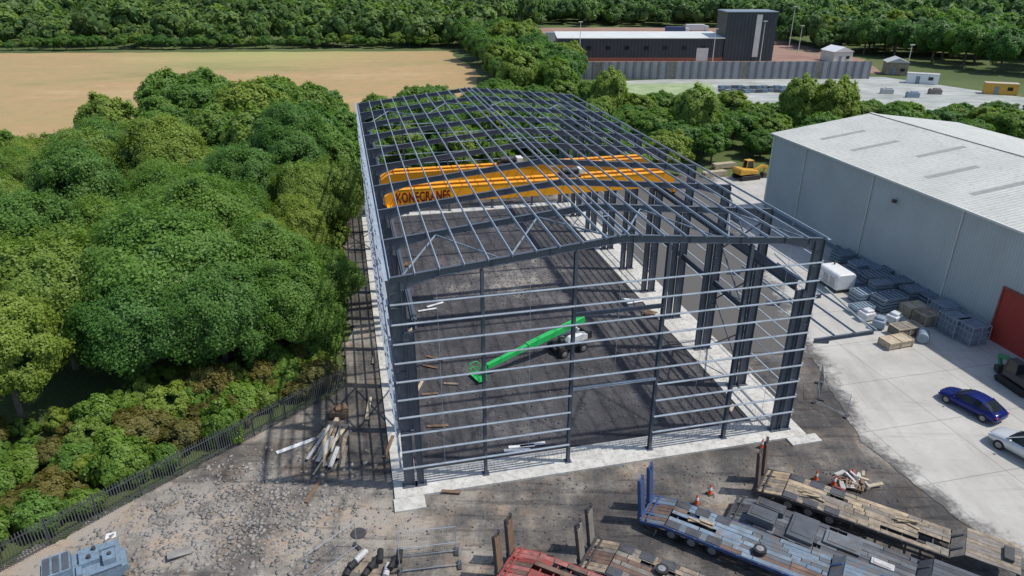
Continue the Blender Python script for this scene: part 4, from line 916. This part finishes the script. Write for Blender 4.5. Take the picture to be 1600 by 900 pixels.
def lorry(px,py,body,lab,rz=0):
    p=G(px,py); o=thing('lorry',lab,'lorry',(p.x,p.y,0),R(rz)); b=MB(); b.box((0,0,2.2),(9,2.5,2.7)); b.build('box_body',body,o,.05)
    b=MB(); b.prism([(4.7,.7),(6.6,.7),(6.7,1.6),(6.3,2.9),(4.7,3.0)],-1.2,1.2); b.build('cab','white',o,.08); b=MB(); b.box((1,0,.75),(11,.9,.25)); b.build('chassis','darkm',o)
    for x in(-3.5,-2.3,5.4):
        for y in(-1,1): wheel(o,(x,y,.5),.5,.35)
lorry(1054,54,'blue','blue box lorry standing behind the dark building'); lorry(1085,50,'white','white box lorry next to the blue one behind the dark building')
for i in range(22):
    p=G(1128+(i%11)*9.5,138+(i//11)*6+rnd.uniform(-1,1)); b=MB()
    for j in range(4): b.box((0,-.9+j*.6,.3+.1*(j%2)),(1.5+rnd.uniform(-.3,.2),.4,.45+.2*(j%3)))
    o=b.build('formwork_stack',['bluegrey','slate','charcoal'][i%3]); o.location=(p.x,p.y,0); o.rotation_euler=(0,0,rnd.uniform(-.2,.2)); tag(o,'low blue grey stack laid out on the far pale yard','stack','blue grey stacks on the far yard')
for i,(px,py) in enumerate([(1250,150),(1290,146),(1330,150),(1385,146),(1425,152),(1460,147)]):
    p=G(px,py); b=MB(); b.box((0,0,.6),(3.2,1.2,1.2)); b.box((.4,.2,1.35),(1.8,.8,.3)); b.box((-1.2,0,1.3),(.5,1.0,.25)); o=b.build('covered_pallet_load',['offwhite','slate2','wood2'][i%3],None,.05); o.location=(p.x,p.y,0); o.rotation_euler=(0,0,rnd.uniform(-.3,.3)); tag(o,['first','second','third','fourth','fifth','sixth'][i]+' covered load from the left along the far yard front edge','load')
# ------------------------------------------------------------ light & camera
w=bpy.data.worlds.new('World'); bpy.context.scene.world=w; w.use_nodes=True; nt=w.node_tree
sky=nt.nodes.new('ShaderNodeTexSky'); sky.sky_type='NISHITA'; sky.sun_disc=False; EL=R(58)
sd_=Vector((1,-.06,0)).normalized(); az=math.atan2(sd_.x,sd_.y)
sky.sun_elevation=EL; sky.sun_rotation=az
nt.links.new(sky.outputs[0],nt.nodes['Background'].inputs[0]); nt.nodes['Background'].inputs[1].default_value=.15
sl=bpy.data.lights.new('sun','SUN'); sl.energy=3.7; sl.angle=R(1.0); sl.color=(1,.95,.87); so=bpy.data.objects.new('sun',sl); C.objects.link(so)
dv=Vector((sd_.x*math.cos(EL),sd_.y*math.cos(EL),math.sin(EL))); so.rotation_euler=dv.to_track_quat('Z','Y').to_euler()
cd=bpy.data.cameras.new('camera'); cd.lens=36*FP/1600; cd.clip_end=6000; co=bpy.data.objects.new('camera',cd); C.objects.link(co); co.location=(0,0,HC); co.rotation_euler=(R(90)-PT,0,0)
sc=bpy.context.scene; sc.camera=co; sc.view_settings.view_transform='Standard'; sc.view_settings.look='None'; sc.view_settings.exposure=0
